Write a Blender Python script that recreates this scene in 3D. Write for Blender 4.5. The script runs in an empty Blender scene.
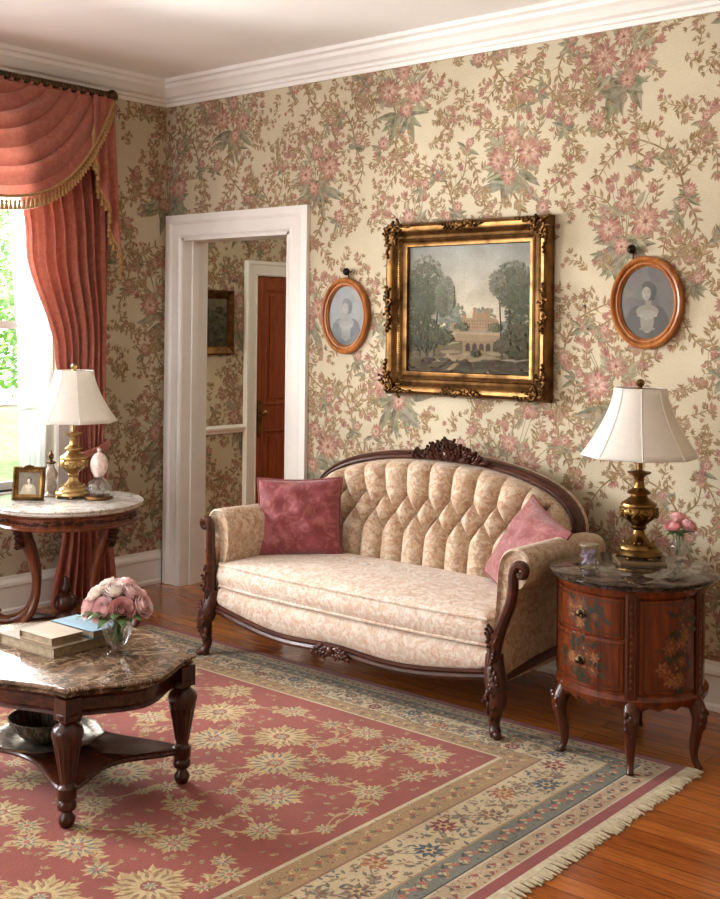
import bpy, bmesh, math, random
from math import sin, cos, pi, radians as R, sqrt, atan2, hypot
from mathutils import Vector, Matrix, noise as mnoise
random.seed(7)
SC = bpy.context.scene
COL = SC.collection

# ------------------------------------------------------------------ helpers
def lin(c):
    f = lambda v: v/12.92 if v <= 0.04045 else ((v+0.055)/1.055)**2.4
    return tuple(f(v/255.0) for v in c[:3]) + (1.0,)

class MB:
    """collects polygons; builds ONE mesh object"""
    def __init__(s): s.v=[]; s.f=[]; s.m=[]; s.c=[]
    def add(s, vs, fs, m=0, c=None):
        b=len(s.v); s.v.extend([tuple(p) for p in vs])
        for f in fs: s.f.append([b+i for i in f]); s.m.append(m); s.c.append(c)
        return s
    def box(s, a, b, m=0, c=None):
        x0,y0,z0=a; x1,y1,z1=b
        return s.add([(x0,y0,z0),(x1,y0,z0),(x1,y1,z0),(x0,y1,z0),(x0,y0,z1),(x1,y0,z1),(x1,y1,z1),(x0,y1,z1)],
              [(0,3,2,1),(4,5,6,7),(0,1,5,4),(1,2,6,5),(2,3,7,6),(3,0,4,7)],m,c)
    def loft(s, rings, cap0=True, cap1=True, m=0, c=None, closed=False):
        n=len(rings[0]); vs=[p for r in rings for p in r]; fs=[]
        k=len(rings)
        for j in range(k if closed else k-1):
            a=j*n; b=((j+1)%k)*n
            for i in range(n):
                i2=(i+1)%n; fs.append((a+i,a+i2,b+i2,b+i))
        if not closed:
            if cap0: fs.append(tuple(reversed(range(n))))
            if cap1: fs.append(tuple((k-1)*n+i for i in range(n)))
        return s.add(vs,fs,m,c)
    def lathe(s, prof, seg=24, o=(0,0,0), m=0, c=None, flute=0, fl=(0,0), amp=0.0, cap=True):
        rings=[]
        for r,z in prof:
            ring=[]
            for i in range(seg):
                a=2*pi*i/seg; rr=r
                if flute and fl[0]<=z<=fl[1]: rr=r*(1+amp*cos(flute*a))
                ring.append((o[0]+rr*cos(a),o[1]+rr*sin(a),o[2]+z))
            rings.append(ring)
        return s.loft(rings,cap,cap,m,c)
    def tube(s, pts, rad, seg=10, m=0, c=None, sx=1.0, up=None):
        P=[Vector(p) for p in pts]; n=len(P)
        if not hasattr(rad,'__len__'): rad=[rad]*n
        rings=[]; N=None
        for i in range(n):
            t=(P[min(i+1,n-1)]-P[max(i-1,0)]).normalized()
            if N is None:
                N=Vector(up) if up else (Vector((0,0,1)) if abs(t.z)<.9 else Vector((1,0,0)))
            N=(N-t*N.dot(t))
            if N.length<1e-5: N=t.orthogonal()
            N.normalize(); B=t.cross(N)
            rings.append([P[i]+N*(rad[i]*cos(2*pi*k/seg))+B*(rad[i]*sx*sin(2*pi*k/seg)) for k in range(seg)])
        return s.loft(rings,True,True,m,c)
    def ell(s, o, r, rot=None, seg=10, rings=6, m=0, c=None):
        vs=[]; o=Vector(o)
        for j in range(1,rings):
            th=pi*j/rings
            for i in range(seg):
                a=2*pi*i/seg
                p=Vector((r[0]*sin(th)*cos(a),r[1]*sin(th)*sin(a),r[2]*cos(th)))
                if rot is not None: p=rot@p
                vs.append(o+p)
        t=Vector((0,0,r[2])); b=Vector((0,0,-r[2]))
        if rot is not None: t=rot@t; b=rot@b
        vs+= [o+t,o+b]; T=len(vs)-2; fs=[]
        for i in range(seg):
            i2=(i+1)%seg
            fs.append((T,i,i2))
            for j in range(rings-2): fs.append((j*seg+i,(j+1)*seg+i,(j+1)*seg+i2,j*seg+i2))
            fs.append((T+1,(rings-2)*seg+i2,(rings-2)*seg+i))
        return s.add(vs,fs,m,c)
    def grid(s, fn, nu, nv, m=0, c=None, wrap=False):
        vs=[fn(i/nu,j/nv) for j in range(nv+1) for i in range(nu+1)]; W=nu+1
        fs=[(j*W+i,j*W+i+1,(j+1)*W+i+1,(j+1)*W+i) for j in range(nv) for i in range(nu)]
        b=len(s.v); s.v.extend([tuple(p) for p in vs])
        for k,f in enumerate(fs):
            s.f.append([b+i for i in f]); s.m.append(m)
            s.c.append(c(( (k%nu)+.5)/nu,((k//nu)+.5)/nv) if callable(c) else c)
        return s
    def prism(s, out, z0, z1, m=0, c=None):
        return s.loft([[(x,y,z0) for x,y in out],[(x,y,z1) for x,y in out]],True,True,m,c)
    def xf(s, M):
        s.v=[tuple(M@Vector(p)) for p in s.v]; return s
    def join(s, o, M=None):
        b=len(s.v)
        s.v.extend([tuple(M@Vector(p)) for p in o.v] if M is not None else o.v)
        for f,m,c in zip(o.f,o.m,o.c): s.f.append([b+i for i in f]); s.m.append(m); s.c.append(c)
        return s

def build(name, mb, mats, parent=None, off=(0,0,0), loc=None, smooth=True, fix=True, angle=38, bevel=0, sub=0, solid=0):
    me=bpy.data.meshes.new(name)
    ox,oy,oz=off
    me.from_pydata([(x-ox,y-oy,z-oz) for x,y,z in mb.v],[],mb.f)
    if not isinstance(mats,(list,tuple)): mats=[mats]
    for m in mats: me.materials.append(m)
    me.polygons.foreach_set('material_index',mb.m)
    if any(c is not None for c in mb.c):
        at=me.color_attributes.new('Col','FLOAT_COLOR','CORNER'); buf=[]
        for f,c in zip(mb.f,mb.c):
            cc=c or (1,1,1,1); buf.extend(list(cc)*len(f))
        at.data.foreach_set('color',buf)
    me.update()
    if fix:
        bm=bmesh.new(); bm.from_mesh(me); bmesh.ops.recalc_face_normals(bm,faces=bm.faces); bm.to_mesh(me); bm.free()
    if smooth:
        me.polygons.foreach_set('use_smooth',[True]*len(me.polygons))
        me.set_sharp_from_angle(angle=R(angle))
    o=bpy.data.objects.new(name,me); COL.objects.link(o)
    if loc is not None: o.location=loc
    if parent: o.parent=parent
    if solid:
        md=o.modifiers.new('solid','SOLIDIFY'); md.thickness=solid; md.offset=0
    if bevel:
        md=o.modifiers.new('bevel','BEVEL'); md.width=bevel; md.segments=3; md.limit_method='ANGLE'; md.angle_limit=R(35); md.harden_normals=False
    if sub:
        md=o.modifiers.new('sub','SUBSURF'); md.levels=sub; md.render_levels=sub
    return o

def base_of(mb):
    xs=[p[0] for p in mb.v]; ys=[p[1] for p in mb.v]; zs=[p[2] for p in mb.v]
    return ((min(xs)+max(xs))/2,(min(ys)+max(ys))/2,min(zs))

def tag(o,label,cat,group=None,kind=None):
    o['label']=label; o['category']=cat
    if group: o['group']=group
    if kind: o['kind']=kind
    return o
def thing(name,label,cat,loc=(0,0,0),rz=0,group=None):
    o=bpy.data.objects.new(name,None); COL.objects.link(o); o.empty_display_size=.05
    o.location=loc; o.rotation_euler=(0,0,rz)
    return tag(o,label,cat,group)
def single(name,mb,mats,label,cat,group=None,**k):
    b=base_of(mb); o=build(name,mb,mats,off=b,loc=b,**k); return tag(o,label,cat,group)
def struct(name,mb,mats,label,cat,**k):
    o=build(name,mb,mats,**k); return tag(o,label,cat,None,'structure')
def dup(o,parent=None,loc=None,rot=None,label=None):
    c=o.copy(); COL.objects.link(c)
    if parent: c.parent=parent
    if loc is not None: c.location=loc
    if rot is not None: c.rotation_euler=rot
    if label: c['label']=label
    for ch in [q for q in bpy.data.objects if q.parent==o]: dup(ch,c)
    return c

def miter(pts, closed):
    """per-point outward(left-hand) miter vectors for a 2D polyline"""
    n=len(pts); out=[]
    for i in range(n):
        def nrm(a,b):
            dx,dy=b[0]-a[0],b[1]-a[1]; l=hypot(dx,dy) or 1; return (-dy/l,dx/l)
        if closed: n1=nrm(pts[i-1],pts[i]); n2=nrm(pts[i],pts[(i+1)%n])
        else:
            n1=nrm(pts[i-1],pts[i]) if i>0 else nrm(pts[0],pts[1])
            n2=nrm(pts[i],pts[i+1]) if i<n-1 else n1
        sx,sy=n1[0]+n2[0],n1[1]+n2[1]; d=(sx*n2[0]+sy*n2[1]) or 1
        out.append((sx/d,sy/d))
    return out
def moulding(mb, pts, prof, mp, closed=True, m=0, c=None):
    """sweep profile (offset,height) along a 2D outline; mp maps (x,y,h)->3D"""
    mi=miter(pts,closed)
    rings=[[mp(p[0]+q[0]*o,p[1]+q[1]*o,h) for o,h in prof] for p,q in zip(pts,mi)]
    return mb.loft(rings,True,True,m,c,closed=closed)
def spline(pts,n=8):
    """Catmull-Rom through tuples of any dimension"""
    P=[Vector(p) if len(p)>1 else p for p in pts]; out=[]
    for i in range(len(P)-1):
        p0=P[max(i-1,0)];p1=P[i];p2=P[i+1];p3=P[min(i+2,len(P)-1)]
        for k in range(n):
            t=k/n
            out.append(0.5*((2*p1)+(p2-p0)*t+(2*p0-5*p1+4*p2-p3)*t*t+(3*p1-p0-3*p2+p3)*t**3))
    out.append(P[-1]); return out

# ------------------------------------------------------------------ materials
def newmat(name):
    m=bpy.data.materials.new(name); m.use_nodes=True; nt=m.node_tree; b=nt.nodes['Principled BSDF']
    return m,nt,b,nt.nodes.new,nt.links.new
def ramp(nt,stops,inp):
    r=nt.nodes.new('ShaderNodeValToRGB'); e=r.color_ramp.elements
    while len(e)<len(stops): e.new(.5)
    for k,(p,c) in zip(e,stops): k.position=p; k.color=lin(c)
    nt.links.new(inp,r.inputs['Fac']); return r.outputs['Color']
def coords(nt,scale=(1,1,1),rot=(0,0,0)):
    t=nt.nodes.new('ShaderNodeTexCoord'); mp=nt.nodes.new('ShaderNodeMapping')
    mp.inputs['Scale'].default_value=scale; mp.inputs['Rotation'].default_value=rot
    nt.links.new(t.outputs['Object'],mp.inputs['Vector']); return mp.outputs['Vector']
def noise(nt,vec,scale,detail=4,rough=.55,dist=0):
    n=nt.nodes.new('ShaderNodeTexNoise'); n.inputs['Scale'].default_value=scale; n.inputs['Detail'].default_value=detail
    n.inputs['Roughness'].default_value=rough; n.inputs['Distortion'].default_value=dist
    if vec: nt.links.new(vec,n.inputs['Vector'])
    return n.outputs['Fac']
def mix(nt,fac,a,b,mode='MIX'):
    n=nt.nodes.new('ShaderNodeMix'); n.data_type='RGBA'; n.blend_type=mode
    for s,v in ((n.inputs[0],fac),(n.inputs[6],a),(n.inputs[7],b)):
        if hasattr(v,'is_output'): nt.links.new(v,s)
        elif isinstance(v,(int,float)): s.default_value=v
        else: s.default_value=lin(v)
    return n.outputs[2]
def bump(nt,b,h,strength=.2,dist=.002):
    n=nt.nodes.new('ShaderNodeBump'); n.inputs['Strength'].default_value=strength; n.inputs['Distance'].default_value=dist
    nt.links.new(h,n.inputs['Height']); nt.links.new(n.outputs['Normal'],b.inputs['Normal'])

def m_plain(name,c,rough=.5,metal=0,var=8,scale=6,spec=.5,coat=0):
    m,nt,b,N,L=newmat(name)
    v=noise(nt,coords(nt),scale,4)
    lo=tuple(max(0,k-var) for k in c); hi=tuple(min(255,k+var) for k in c)
    L(ramp(nt,[(.35,lo),(.65,hi)],v),b.inputs['Base Color'])
    b.inputs['Roughness'].default_value=rough; b.inputs['Metallic'].default_value=metal
    b.inputs['Specular IOR Level'].default_value=spec; b.inputs['Coat Weight'].default_value=coat
    return m
def m_wood(name,dark,mid,light,axis='Z',rough=.3,scale=5,coat=.08):
    m,nt,b,N,L=newmat(name)
    s={'X':(1,9,9),'Y':(9,1,9),'Z':(9,9,1)}[axis]
    vec=coords(nt,s)
    f=noise(nt,vec,scale,7,.62,.9)
    g=noise(nt,vec,scale*7,3,.5,.2)
    col=ramp(nt,[(.28,dark),(.5,mid),(.74,light)],f)
    col=mix(nt,ramp(nt,[(.4,(0,0,0)),(.75,(90,90,90))],g),col,dark)
    L(col,b.inputs['Base Color']); b.inputs['Roughness'].default_value=rough
    b.inputs['Coat Weight'].default_value=coat; b.inputs['Coat Roughness'].default_value=.15; b.inputs['Specular IOR Level'].default_value=.38
    bump(nt,b,g,.08,.001)
    return m
def m_marble(name,stops,vein,vs=5,rough=.08,vw=.03,sc=7):
    m,nt,b,N,L=newmat(name); vec=coords(nt)
    f=noise(nt,vec,sc,9,.68,.7); col=ramp(nt,stops,f)
    v=noise(nt,vec,vs,6,.65,.6)
    vm=ramp(nt,[(.5-vw,(0,0,0)),(.5,(255,255,255)),(.5+vw,(0,0,0))],v)
    L(mix(nt,vm,col,vein),b.inputs['Base Color']); b.inputs['Roughness'].default_value=rough
    return m
def m_metal(name,dark,light,rough=.3,scale=14,bmp=.15):
    m,nt,b,N,L=newmat(name); vec=coords(nt); f=noise(nt,vec,scale,6,.6,.4)
    L(ramp(nt,[(.3,dark),(.62,light)],f),b.inputs['Base Color'])
    b.inputs['Metallic'].default_value=1; b.inputs['Roughness'].default_value=rough
    bump(nt,b,noise(nt,vec,scale*6,3),bmp,.001); return m
def m_glass(name,tint=(255,255,255),ior=1.45,rough=0.0):
    m,nt,b,N,L=newmat(name)
    b.inputs['Base Color'].default_value=lin(tint); b.inputs['Transmission Weight'].default_value=1
    b.inputs['IOR'].default_value=ior; b.inputs['Roughness'].default_value=rough
    return m
def m_thinglass(name,ior=1.45,tint=(255,255,255)):
    m,nt,b,N,L=newmat(name); out=nt.nodes['Material Output']
    t=N('ShaderNodeBsdfTransparent'); t.inputs['Color'].default_value=lin(tint)
    g=N('ShaderNodeBsdfGlossy'); g.inputs['Roughness'].default_value=.02
    f=N('ShaderNodeFresnel'); f.inputs['IOR'].default_value=ior
    mx=N('ShaderNodeMixShader'); L(f.outputs[0],mx.inputs[0]); L(t.outputs[0],mx.inputs[1]); L(g.outputs[0],mx.inputs[2]); L(mx.outputs[0],out.inputs[0])
    return m
def m_crystal(name):
    m,nt,b,N,L=newmat(name); out=nt.nodes['Material Output']
    b.inputs['Base Color'].default_value=(1,1,1,1); b.inputs['Transmission Weight'].default_value=1; b.inputs['Roughness'].default_value=.0; b.inputs['IOR'].default_value=1.35
    t=N('ShaderNodeBsdfTransparent'); t.inputs['Color'].default_value=(.97,.98,.98,1)
    mx=N('ShaderNodeMixShader'); mx.inputs[0].default_value=.35; L(t.outputs[0],mx.inputs[1]); L(b.outputs[0],mx.inputs[2]); L(mx.outputs[0],out.inputs[0])
    return m
def m_print(name,rough=.8,scale=120,amt=.18,spec=.25,big=3,bmp=.0,sheen=0,fade=None):
    """colour comes from the printed / woven pattern polygons, broken up by fibre noise"""
    m,nt,b,N,L=newmat(name)
    a=N('ShaderNodeAttribute'); a.attribute_name='Col'
    vec=coords(nt)
    f=noise(nt,vec,scale,4,.7); g=noise(nt,vec,big,5,.6)
    k1=ramp(nt,[(.3,(150,150,150)),(.7,(255,255,255))],f); k2=ramp(nt,[(.3,(200,196,190)),(.7,(255,255,255))],g)
    src=a.outputs['Color']
    if fade:
        ff=noise(nt,vec,26,4,.65); fm=ramp(nt,[(.38,(0,0,0)),(.70,(165,165,165))],ff); src=mix(nt,fm,src,fade)
    c=mix(nt,amt*2.2,src,k1,'MULTIPLY'); c=mix(nt,.55,c,k2,'MULTIPLY')
    L(c,b.inputs['Base Color']); b.inputs['Roughness'].default_value=rough; b.inputs['Specular IOR Level'].default_value=spec
    b.inputs['Sheen Weight'].default_value=sheen
    if bmp: bump(nt,b,f,bmp,.002)
    return m
def m_brocade(name,base,tones,rough=.75,sheen=.15,sc=16,bmp=.25):
    """woven damask: several overlapping blotchy motifs"""
    m,nt,b,N,L=newmat(name); vec=coords(nt)
    col=base
    for i,(c,s,lo,hi,am) in enumerate(tones):
        f=noise(nt,coords(nt,(1,1,1),(i*1.3,i*.7,i*2.1)),sc*s,3,.6,2.6)
        msk=ramp(nt,[(lo,(0,0,0)),(hi,(am,am,am))],f)
        col=mix(nt,msk,col,c)
    w=noise(nt,vec,420,2,.5)
    col=mix(nt,.35,col,ramp(nt,[(.3,(190,190,190)),(.7,(255,255,255))],w),'MULTIPLY')
    L(col,b.inputs['Base Color']); b.inputs['Roughness'].default_value=rough
    b.inputs['Sheen Weight'].default_value=sheen; b.inputs['Specular IOR Level'].default_value=.25
    bump(nt,b,w,bmp,.0015); return m
def m_cloth(name,c,rough=.8,sheen=.3,trans=0,var=14,scale=30):
    m,nt,b,N,L=newmat(name); vec=coords(nt)
    f=noise(nt,vec,scale,4,.6,1.5); w=noise(nt,vec,500,2)
    lo=tuple(max(0,k-var) for k in c); hi=tuple(min(255,k+var) for k in c)
    L(ramp(nt,[(.35,lo),(.65,hi)],f),b.inputs['Base Color'])
    b.inputs['Roughness'].default_value=rough; b.inputs['Sheen Weight'].default_value=sheen
    b.inputs['Specular IOR Level'].default_value=.25
    bump(nt,b,w,.2,.001)
    if trans:
        t=N('ShaderNodeBsdfTranslucent'); t.inputs['Color'].default_value=lin(c)
        mx=N('ShaderNodeMixShader'); mx.inputs[0].default_value=trans
        out=nt.nodes['Material Output']; L(b.outputs[0],mx.inputs[1]); L(t.outputs[0],mx.inputs[2]); L(mx.outputs[0],out.inputs[0])
    return m

M={}
M['white']=m_plain('painted_woodwork',(236,232,226),.35,var=3)
M['ceiling']=m_plain('ceiling_plaster',(242,239,234),.9,var=3,scale=2)
M['plain_wall']=m_plain('plain_plaster',(205,190,160),.9,var=5)
M['mahog']=m_wood('mahogany',(28,11,7),(56,23,14),(84,38,22),'Z',.28)
M['mahogX']=m_wood('mahogany_lengthwise',(28,11,7),(60,25,14),(92,42,24),'X',.26)
M['sofawood']=m_wood('carved_walnut',(30,13,8),(66,31,19),(98,52,34),'X',.3)
M['walnut']=m_wood('walnut_table',(52,23,12),(96,46,23),(130,70,38),'Z',.28)
M['drum']=m_wood('inlaid_fruitwood',(54,22,10),(96,42,18),(124,60,30),'Z',.24,3)
M['drumdark']=m_wood('dark_fruitwood',(38,16,8),(70,30,14),(98,46,22),'Z',.28,4)
M['doorwood']=m_wood('door_wood',(104,42,16),(140,64,28),(160,80,38),'Z',.35,4)
M['marble_dark']=m_marble('brown_marble',[(.3,(34,24,18)),(.43,(78,57,43)),(.53,(126,100,78)),(.62,(58,42,32)),(.78,(150,126,102))],(176,152,126),5,.14,.014,11)
M['marble_white']=m_marble('white_marble',[(.3,(168,158,148)),(.5,(212,206,198)),(.75,(232,228,222))],(140,128,118),6,.1,.02,5)
M['granite']=m_marble('dark_marble',[(.3,(24,19,17)),(.5,(50,40,34)),(.62,(80,66,56)),(.78,(38,30,26))],(104,88,74),16,.08,.015,26)
M['brass']=m_metal('antique_brass',(70,50,28),(146,112,66),.3,9)
M['brass_light']=m_metal('pale_brass',(130,102,62),(196,164,112),.32,9)
M['gilt']=m_metal('gilt_wood',(60,40,21),(132,96,56),.36,12,.2)
M['giltdark']=m_metal('aged_gilt',(46,31,16),(112,78,44),.42,18,.3)
M['ovalwood']=m_wood('honey_wood',(110,58,22),(158,94,42),(190,124,64),'Z',.3,4)
M['bronze']=m_metal('dark_bronze',(40,30,22),(92,74,52),.4,20)
M['iron']=m_metal('black_iron',(22,18,16),(52,44,38),.45,20)
M['silver']=m_metal('tarnished_silver',(86,78,68),(190,180,164),.32,40,.6)
M['glass']=m_glass('clear_glass'); M['crystal']=m_crystal('cut_crystal')
M['leaf']=m_plain('leaf_green',(66,96,46),.5,var=18,scale=20)
M['stem']=m_plain('stem_green',(84,112,58),.5,var=12)
M['shade']=m_cloth('lamp_shade_silk',(240,235,226),.85,.1,.25,3)
M['curtain']=m_cloth('rose_silk',(172,100,82),.6,.4,.22,13,22)
M['fringe']=m_cloth('gold_fringe',(158,118,70),.75,.2,0,18,80)
M['sheer']=m_cloth('sheer_voile',(246,244,240),.9,.0,.75,3)
M['wallprint']=m_print('wallpaper',.85,150,.14,.2,2.2,fade=(212,198,170))
M['rugprint']=m_print('rug_wool',.95,190,.26,.08,5,.5,.15)
M['paint']=m_print('oil_paint',.6,70,.12,.1,8,.25)
M['photo']=m_print('portrait_paper',.35,60,.05,.4,8)
M['decor']=m_print('painted_flowers',.35,90,.2,.4,10)
M['sofa']=m_brocade('floral_brocade',(196,168,138),[((222,206,184),1,.46,.53,200),((150,106,80),1.5,.53,.60,200),((186,124,102),1.9,.55,.62,180),((150,146,136),2.3,.58,.65,150)],sc=12)
M['seatfab']=m_brocade('floral_brocade_seat',(208,186,164),[((230,220,208),1,.46,.53,210),((182,134,108),1.5,.53,.60,190),((202,148,130),1.9,.55,.62,170),((168,170,166),2.3,.57,.64,160)],sc=12)
M['pillow']=m_brocade('rose_damask',(128,54,58),[((166,96,92),.75,.5,.57,200),((128,50,54),1.6,.58,.66,150)],.55,.4,16)
M['pillow_light']=m_brocade('pale_rose_damask',(140,74,74),[((180,122,114),.9,.5,.58,200),((156,78,80),1.6,.58,.66,120)],.55,.4,20)
M['pillow_cord']=m_cloth('rose_cord',(122,58,54),.7,.2)
M['cream_cloth']=m_cloth('cream_fringe_wool',(178,164,136),.9,.1)
M['pages']=m_plain('book_pages',(146,128,102),.85,var=14,scale=60)
M['bk_tan']=m_plain('tan_book_cloth',(126,106,84),.7,var=8)
M['bk_cream']=m_plain('cream_book_cloth',(150,128,102),.7,var=6)
M['bk_blue']=m_plain('blue_book_cloth',(72,110,128),.55,var=14,scale=14)
M['rose_pink']=m_plain('pink_petals',(244,208,208),.6,var=14,scale=25)
M['rose_pale']=m_plain('pale_petals',(248,232,224),.6,var=12,scale=25)
M['rose_small']=m_plain('rosy_petals',(242,186,186),.6,var=14,scale=25)
M['rose_deep']=m_plain('deep_pink_petals',(238,186,186),.6,var=14,scale=25)
M['lilac']=m_plain('lilac_petals',(226,206,228),.6,var=16,scale=40)
M['soil']=m_plain('lawn',(120,150,80),.95,var=20)
M['ext_leaf']=m_plain('garden_leaves',(126,168,84),.6,var=34,scale=3)
M['bark']=m_plain('bark',(110,90,70),.9,var=20)
M['wicker']=m_print('woven_bowl',.6,160,.3,.3,10,.4)
def m_floor():
    m,nt,b,N,L=newmat('oak_floorboards'); vec=coords(nt)
    br=N('ShaderNodeTexBrick'); br.offset=.37
    for k,v in (('Scale',1),('Mortar Size',.0016),('Mortar Smooth',.2),('Bias',0),('Brick Width',1.25),('Row Height',.085)): br.inputs[k].default_value=v
    br.inputs['Color1'].default_value=lin((192,114,52)); br.inputs['Color2'].default_value=lin((158,86,36)); br.inputs['Mortar'].default_value=lin((60,28,12))
    L(vec,br.inputs['Vector'])
    g=noise(nt,coords(nt,(1.6,22,22)),4,7,.65,.8)
    c=mix(nt,.75,br.outputs['Color'],ramp(nt,[(.3,(150,130,120)),(.65,(255,255,255))],g),'MULTIPLY')
    L(c,b.inputs['Base Color']); b.inputs['Roughness'].default_value=.24
    b.inputs['Coat Weight'].default_value=.3; b.inputs['Coat Roughness'].default_value=.12
    return m
M['floor']=m_floor()

# ------------------------------------------------------------------ print motifs (2D polygons)
# a motif item: (list of 2D points, colour, layer)
def jit(c,a=10,rng=random): 
    d=rng.uniform(-a,a); return tuple(max(0,min(255,k+d+rng.uniform(-a*.4,a*.4))) for k in c)
def leaf(out,x,y,ang,l,w,c1,c2,layer=1,k=5):
    ca,sa=cos(ang),sin(ang)
    def T(u,v): return (x+u*ca-v*sa,y+u*sa+v*ca)
    up=[];dn=[]
    for i in range(k+1):
        t=i/k; h=w*sin(pi*t**.8)*(1-.15*t)
        up.append(T(l*t,h)); dn.append(T(l*t,-h))
    out.append((up+[T(l*.5,0)],c1,layer)); out.append((list(reversed(dn))+[T(l*.5,0)],c2,layer))
def blob(out,x,y,r,c,layer=1,n=8,sq=1.0,ang=0,rag=0.0,rng=random):
    ca,sa=cos(ang),sin(ang); p=[]
    for i in range(n):
        a=2*pi*i/n; rr=r*(1+rng.uniform(-rag,rag)); u,v=rr*cos(a),rr*sq*sin(a); p.append((x+u*ca-v*sa,y+u*sa+v*ca))
    out.append((p,c,layer))
def vine(out,pts,w,c,layer=0,n=6):
    P=spline([(a,b,0) for a,b in pts],n)
    m=miter([(p.x,p.y) for p in P],False); k=len(P)
    for i in range(k-1):
        w0=w*(1-.5*i/k); w1=w*(1-.5*(i+1)/k)
        a,b=P[i],P[i+1]
        out.append(([(a.x+m[i][0]*w0,a.y+m[i][1]*w0),(b.x+m[i+1][0]*w1,b.y+m[i+1][1]*w1),(b.x-m[i+1][0]*w1,b.y-m[i+1][1]*w1),(a.x-m[i][0]*w0,a.y-m[i][1]*w0)],c,layer))
    return P

PINK=(180,130,114); PINKD=(156,106,92); PINKL=(204,170,148); GRN=(142,136,110); GRND=(114,110,88); GRNL=(166,158,128); TAN=(166,136,96); TAND=(132,106,76)
def wp_flower(o,x,y,r,rng):
    for ring,(n,rr,c) in enumerate(((13,r,PINKD),(11,r*.78,PINK),(9,r*.52,PINKL),(6,r*.3,PINK))):
        ph=rng.uniform(0,6)
        for i in range(n):
            a=ph+2*pi*i/n; l=rr*rng.uniform(.8,1.08)
            leaf(o,x,y,a,l,l*.20,jit(c,12,rng),jit(c,18,rng),3+ring,4)
    blob(o,x,y,r*.12,(140,90,76),7,6)
def wp_bud(o,x,y,ang,s,rng):
    for d in (-.45,0,.45): leaf(o,x,y,ang+d,s,s*.24,jit(PINK,12,rng),jit(PINKD,12,rng),3,4)
def wp_sprig(o,pts,w,rng,ll=.036,pink=.25,step=2):
    P=vine(o,pts,w,TAND,0,6)
    for i in range(1,len(P)-1,step):
        t=P[i+1]-P[i-1]; a=atan2(t.y,t.x)
        for sd in (1,-1):
            an=a+sd*rng.uniform(.6,1.1); l=ll*rng.uniform(.7,1.15)
            x,y=P[i].x,P[i].y
            if rng.random()<.3:
                x2,y2=x+cos(an)*l*.9,y+sin(an)*l*.9; vine(o,[(x,y),(x2,y2)],w*.45,TAN,0,2)
                if rng.random()<pink: wp_bud(o,x2,y2,an,l*.8,rng)
                else:
                    for d in (-.7,0,.7): leaf(o,x2,y2,an+d,l*.7,l*.17,jit(TAN,12,rng),jit(TAND,12,rng),1,4)
            else: leaf(o,x,y,an,l,l*.2,jit(TAN,14,rng),jit(TAND,14,rng),1,4)
    e=P[-1]
    if rng.random()<.5: wp_bud(o,e.x,e.y,atan2(P[-1].y-P[-2].y,P[-1].x-P[-2].x),ll*.8,rng)
def wp_bouquet(o,x,y,s,rng,fl=1):
    for i in range(20):
        a=-pi/2+rng.uniform(-1.9,1.9); l=s*rng.uniform(.06,.115)
        leaf(o,x+rng.uniform(-.035,.035)*s,y+rng.uniform(-.03,.02)*s,a,l,l*.15,jit(GRN,16,rng),jit(GRND,16,rng),1)
    for i in range(9):
        a=rng.uniform(.0,pi); l=s*rng.uniform(.08,.15)
        x2,y2=x+cos(a)*l,y+.05*s+sin(a)*l; vine(o,[(x,y),(x2,y2)],.0022,GRND,0,2); wp_bud(o,x2,y2,a,.028*s,rng)
        leaf(o,(x+x2)/2,(y+y2)/2,a+.8,.04*s,.007*s,jit(GRNL,10,rng),jit(GRN,10,rng),2); leaf(o,(x+x2)/2,(y+y2)/2,a-.8,.035*s,.006*s,jit(GRNL,10,rng),jit(GRN,10,rng),2)
    wp_flower(o,x+fl*.055*s,y+.055*s,.050*s,rng); wp_flower(o,x-fl*.045*s,y+.04*s,.042*s,rng); wp_flower(o,x,y+.105*s,.034*s,rng); wp_flower(o,x-fl*.01*s,y-.005*s,.03*s,rng)
    for i in range(9):
        a=rng.uniform(-.9,pi+.9); leaf(o,x+cos(a)*.05*s,y+.05*s+sin(a)*.05*s,a,.05*s,.009*s,jit(GRNL,10,rng),jit(GRN,10,rng),2)
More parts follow.
